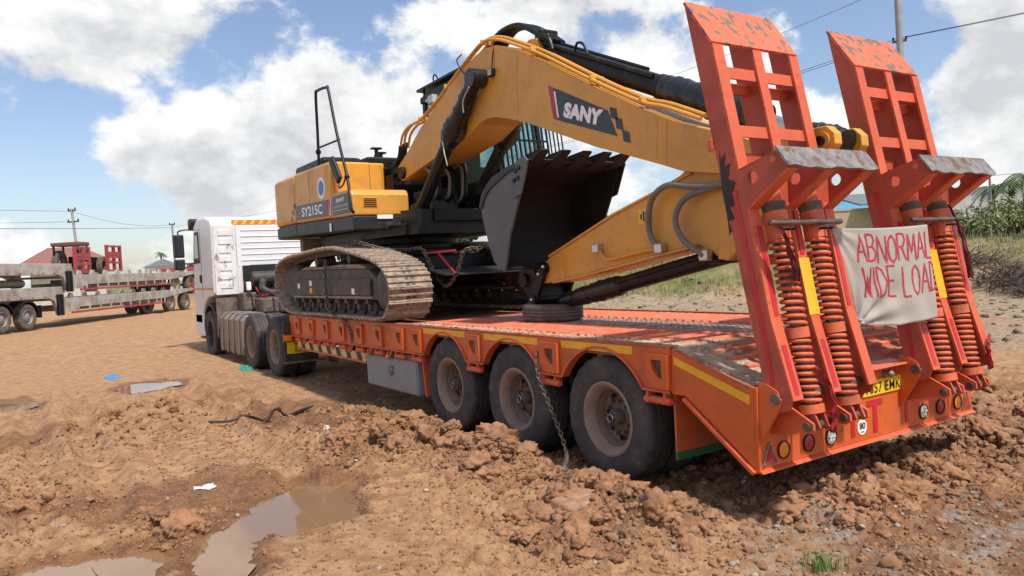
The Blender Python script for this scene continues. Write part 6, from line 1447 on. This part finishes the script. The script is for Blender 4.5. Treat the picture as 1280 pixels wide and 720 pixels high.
# compound wall, buildings at the right
cw = thing('compound_wall', (45, 29, 1.5), 'long sand coloured compound wall seen between the ramps', 'wall')
TAN = mat('tan_wall', (.58, .43, .27), .85, var=.08, vscale=.6, dirt=(.40, .29, .18), amt=.25, dscale=1)
pA, pB = Vector((38, 37, 0)), Vector((56, 17.5, 0)); dd = (pB - pA).normalized()
MB().obar(pA + Vector((0, 0, 2.9)), pB + Vector((0, 0, 2.9)), .2, 3.0).build('wall', TAN, cw); MB().obar(pA + Vector((0, 0, 4.46)), pB + Vector((0, 0, 4.46)), .3, .12).build('coping', TAN, cw)
for i in range(9): p = pA.lerp(pB, i / 8); MB().box(p.x - .2, p.x + .2, p.y - .2, p.y + .2, 1.2, 4.65).build('pier', TAN, cw)
bb = thing('blue_roof_building', (62, 42, 1), 'long pale building with a blue metal roof behind the compound wall', 'building')
def quadbox(mb, a, b_, w, z0, z1):
    d_ = (b_ - a).normalized(); n_ = Vector((-d_.y, d_.x, 0)) * w; return mb.add([a, b_, b_ + n_, a + n_] and [(p.x, p.y, z) for z in (z0, z1) for p in (a, b_, b_ + n_, a + n_)], [(0, 1, 2, 3), (4, 5, 6, 7), (0, 1, 5, 4), (1, 2, 6, 5), (2, 3, 7, 6), (3, 0, 4, 7)])
a_, b__ = Vector((50, 47, 0)), Vector((72, 31, 0)); d_ = (b__ - a_).normalized(); n_ = Vector((-d_.y, d_.x, 0)); n_ = n_ if n_.y > 0 else -n_
if Vector((-d_.y, d_.x, 0)).y < 0: a_, b__ = b__, a_
quadbox(MB(), a_, b__, 9, .5, 5.35).build('wall', mat('pale_wall', (.66, .60, .50), .85, var=.06, vscale=.5), bb)
e0, e1 = a_ - d_ * .5 - n_ * .6, b__ + d_ * .5 - n_ * .6; r0, r1 = a_ + n_ * 4.5, b__ + n_ * 4.5; f0, f1 = a_ - d_ * .5 + n_ * 9.6, b__ + d_ * .5 + n_ * 9.6
BLR = mat('blue_metal_roof', (.08, .27, .42), .45, var=.08, vscale=1)
MB().add([(*e0.xy, 5.35), (*e1.xy, 5.35), (*r1.xy, 6.75), (*r0.xy, 6.75), (*f0.xy, 5.35), (*f1.xy, 5.35)], [(0, 1, 2, 3), (3, 2, 5, 4), (0, 3, 4), (1, 5, 2), (0, 4, 5, 1)]).build('roof', BLR, bb)
for i in range(6):
    p = a_.lerp(b__, .1 + .15 * i) - n_ * .05; MB().obar(p + Vector((0, 0, 4.3)), p + d_ * 1.4 + Vector((0, 0, 4.3)), .1, .7).build('window', M['dglass'], bb)
db = thing('grey_roof_shed', (50, 22, 1), 'large shed with a dark grey metal roof behind the bushes', 'shed')
MB().obar((46, 27, 3.3), (68, 10, 3.3), 3, 3.0).build('wall', mat('shed_wall', (.45, .44, .42), .8), db); 
q0, q1 = Vector((45, 27.6, 4.75)), Vector((69, 9.2, 4.75)); nn = Vector((.6, .8, 0))
MB().add([q0, q1, q1 + nn * 6 + Vector((0, 0, 1.1)), q0 + nn * 6 + Vector((0, 0, 1.1)), q0 + Vector((0, 0, -.12)), q1 + Vector((0, 0, -.12)), q1 + nn * 6 + Vector((0, 0, .95)), q0 + nn * 6 + Vector((0, 0, .95))], [(0, 1, 2, 3), (4, 7, 6, 5), (0, 4, 5, 1), (1, 5, 6, 2), (2, 6, 7, 3), (3, 7, 4, 0)]).build('roof', mat('grey_roof', (.16, .165, .17), .5), db)
# bank vegetation
for i, (x, y, r, h) in enumerate(((28.0, 11.4, 1.1, 1.2), (29.2, 10.9, 1.3, 1.5), (27.6, 12.3, .8, .9), (30.3, 12.2, 1.2, 1.4), (28.9, 9.6, 1.3, 1.4), (30.2, 13.9, .8, .9))):
    z = gz(x, y); s_ = thing('shrub', (x, y, z), ['leafy shrub behind the right ramp foot', 'tallest leafy shrub at the right', 'low shrub at the foot of the bank beside the right ramp', 'shrub half hidden behind the tall one', 'shrub cut by the right picture edge', 'small shrub next to the right ramp'][i], 'shrub', 'shrubs on the bank')
    st_ = MB()
    for k in range(20): a = k * 2.4 + i; q_ = .35 + .75 * ((k * 7) % 10) / 10; st_.tube([(x, y, z - .1), (x + math.cos(a) * r * .45 * q_, y + math.sin(a) * r * .45 * q_, z + h * .6), (x + math.cos(a) * r * q_, y + math.sin(a) * r * q_, z + h * (.75 + .4 * ((k * 3) % 7) / 7))], [.025, .014, .006], 5)
    st_.build('stem', BRK, s_)
    leaves('foliage', LF2, s_, (x, y, z + h * .42), np.array([r, r, h * .55]), 2500, .085, 50 + i, 17)
def blades(n, fn, hmin, hmax, seed, wd):
    rg_ = np.random.default_rng(seed); x, y = fn(rg_, n); z = H(x, y, False); n = len(x); h = rg_.uniform(hmin, hmax, n) * rg_.uniform(.5, 1, n); a = rg_.uniform(0, 2 * PI, n); b_ = h * rg_.uniform(.1, .6, n)
    ca, sa = np.cos(a), np.sin(a); p0 = np.stack([x, y, z - .03], -1); p1 = p0 + np.stack([ca * b_ * .35, sa * b_ * .35, h * .6], -1); p2 = p0 + np.stack([ca * b_, sa * b_, h], -1); s_ = np.stack([-sa, ca, 0 * a], -1) * wd
    V = np.stack([p0 - s_, p0 + s_, p1 + s_ * .7, p1 - s_ * .7, p2], 1).reshape(-1, 3); o = np.arange(n)[:, None] * 5
    return V, np.concatenate([o + np.array([0, 1, 2]), o + np.array([0, 2, 3]), o + np.array([3, 2, 4])])
def tri_obj(name, V, F, m_):
    me = bpy.data.meshes.new(name); me.vertices.add(len(V)); me.vertices.foreach_set('co', V.astype('f').ravel()); me.loops.add(F.size); me.loops.foreach_set('vertex_index', F.ravel().astype('i'))
    me.polygons.add(len(F)); me.polygons.foreach_set('loop_start', (np.arange(len(F)) * 3).astype('i')); me.polygons.foreach_set('loop_total', np.full(len(F), 3, 'i')); me.update(calc_edges=True); me.materials.append(m_); return link(name, me)
def onbank(rg_, n):
    x = rg_.uniform(10, 46, n); y = rg_.uniform(3, 42, n); u = (x + 4) * .93 + (y + 3.3) * .37; k = (u > 30.5 - 1.8 * sst(10, 19, y)) & (u < 48) & (pn(x * .3, y * .3, 5) > -.25); return x[k], y[k]
V, F = blades(120000, onbank, .10, .32, 1, .012); reg(tri_obj('bank_grass', V, F, mat('grass_olive', (.125, .155, .042), .7, var=.4, vscale=.6, dirt=(.30, .26, .12), amt=.4, dscale=.8, soft=.15)), 'dry and green grass covering the bank', 'grass', kind='stuff')
V, F = blades(26000, onbank, .25, .75, 4, .010); reg(tri_obj('dry_stalks', V, F, mat('dry_stalk', (.30, .25, .14), .8, var=.4, vscale=1.5)), 'dry straw coloured stalks standing in the bank grass', 'grass', kind='stuff')
# heaps of dead branches at the foot of the bank
DB = mat('dead_branch', (.115, .09, .07), .9, var=.4, vscale=6)
def brush(x, y, rx, h, n, lab, seed, grp='heaps of dead brushwood'):
    rg_ = random.Random(seed); mb = MB(); gzc = gz(x, y) - .05
    for i in range(n):
        a = rg_.uniform(0, 6.28); q = rx * rg_.random() ** .6; px, py = x + math.cos(a) * q, y + math.sin(a) * q; z = gzc + rg_.uniform(0, h) * (1 - q / rx * .8); b_ = rg_.uniform(0, 6.28); l_ = rg_.uniform(.3, 1.0); el = rg_.uniform(-.3, .7)
        d_ = Vector((math.cos(b_) * math.cos(el), math.sin(b_) * math.cos(el), math.sin(el))) * l_; p = Vector((px, py, z)); m2_ = p + d_ * .5 + Vector((rg_.uniform(-.1, .1), rg_.uniform(-.1, .1), rg_.uniform(0, .12)))
        mb.tube([p, m2_, p + d_], [.016, .012, .005], 4)
    reg(link('brushwood_heap', mb.mesh('brushwood_heap', DB, normals=False)), lab, 'brushwood', grp)
brush(23.3, 8.7, 1.1, .8, 380, 'dark heap of dead brushwood below the shrubs at the right', 1); brush(23.7, 10.3, 1.0, .5, 200, 'lower heap of dead brushwood close to the right ramp', 2); brush(22.7, 7.4, 1.0, .8, 200, 'heap of dead brushwood at the right picture edge', 3)
brush(29.2, 18.2, 1.6, .8, 200, 'tangle of dead branches seen above the banner', 4); brush(29.5, 19.6, 1.0, .7, 90, 'small tangle of dead branches seen beside the left ramp', 5)
# fence posts and poles
CON = mat('concrete_pole', (.33, .32, .31), .8, var=.12, vscale=2)
for i, (x, y, h) in enumerate(((33.2, 13.8, 2.9), (31.8, 15.6, 2.2), (30.9, 17.6, 2.0))):
    z = gz(x, y); f_ = MB(); f_.tube([(x, y, z - .2), (x, y, z + h * .8), (x - .25, y - .1, z + h)], .05, 6); reg(f_.build('fence_post', CON, None, smooth=True), ['tall thin post above the bushes', 'bent fence post beside the right ramp', 'fence post hidden among the shrubs'][i], 'post', 'fence posts on the bank')
def pole(x, y, z0, top, r0, r1, lab, arms, lean=(0, 0)):
    p_ = thing('power_pole', (x, y, z0), lab, 'pole', 'power poles'); tp = Vector((x + lean[0], y + lean[1], top))
    MB().cyl((x, y, z0 - .5), tp, r0, 12, r1).build('shaft', CON, p_, smooth=True)
    for dz, w in arms:
        c = Vector((x, y, z0)).lerp(tp, 1 - dz / (top - z0)); s_ = Vector((.55, -.83, 0)) * w
        MB().obar(c - s_, c + s_, .1, .1).build('crossarm', BRK, p_)
        for sg in (-1, 1): MB().cyl(c + s_ * sg * .9 + Vector((0, 0, .05)), c + s_ * sg * .9 + Vector((0, 0, .2)), .05, 8).build('insulator', BK, p_)
    return p_
pole(33.6, 17.8, 1.5, 15.2, .19, .15, 'thick grey power pole rising behind the right ramp', ((3.3, .32),), (-.15, .1))
pole(.35, 63.2, .3, 7.9, .13, .09, 'thin leaning power pole above the stacked trailers', ((.15, .4), (1.0, .6)), (-.45, .2))
pole(9.3, 77.6, .3, 7.7, .13, .09, 'thin power pole just left of the truck cab mirror', ((.1, .35),), (-.1, 0))
pole(34.9, 67.3, .3, 12.5, .16, .12, 'power pole hidden behind the excavator boom', ((.3, .5),))
z_ = gz(31.4, 21.6); reg(MB().cyl((31.4, 21.6, z_ - .3), (31.3, 21.7, 4.9), .035, 8).build('thin_post', mat('green_post', (.16, .22, .14), .6), None, smooth=True), 'thin greenish post in front of the blue roofed building', 'post')
def wire(p, q, sag, r_, lab):
    p, q = Vector(p), Vector(q); mb = MB(); mb.tube([p.lerp(q, i / 20) - Vector((0, 0, sag * 4 * (i / 20) * (1 - i / 20))) for i in range(21)], r_, 5); reg(link('overhead_wire', mb.mesh('overhead_wire', M['plastic'], normals=False)), lab, 'wire', 'overhead wires')
pc = Vector((33.52, 17.85, 12.05))
for sg, nm in ((-1, 'upper'), (1, 'lower')):
    o_ = Vector((.55, -.83, 0)) * .28 * sg
    wire(pc + o_, (46.5 + sg * .2, -34, 14.0), .9, .014, nm + ' wire running right from the thick power pole'); wire(pc + o_ - Vector((0, 0, .05)), (34.9 + sg * .4, 67.0, 12.3), .6, .014, nm + ' wire running left behind the ramps')
wire((33.45, 17.9, 14.7), (33.0, 66, 15.2), 1.2, .012, 'topmost wire crossing above the left ramp')
wire((-.1, 63.4, 7.7), (-64, 10, 10.3), 1.6, .012, 'upper wire left of the leaning pole'); wire((-.05, 63.4, 6.9), (-64, 10, 8.4), 1.6, .012, 'middle wire left of the leaning pole'); wire((-.1, 63.4, 7.7), (9.2, 77.6, 7.6), .5, .012, 'wire between the two thin poles at the left'); wire((-54, -34.8, -1.0 + 4), (9.2, 77.6, 7.3), .9, .016, 'low dark wire crossing the sky over the stacked trailers'); wire((9.2, 77.6, 7.4), (34.9, 67.3, 12.2), .6, .012, 'wire running behind the truck cab and excavator')
wire((33.1, 13.8, gz(33.2, 13.8) + 2.8), (36, 4, gz(36, 4) + 2.9), .1, .01, 'thin wire from the tall post over the bushes')
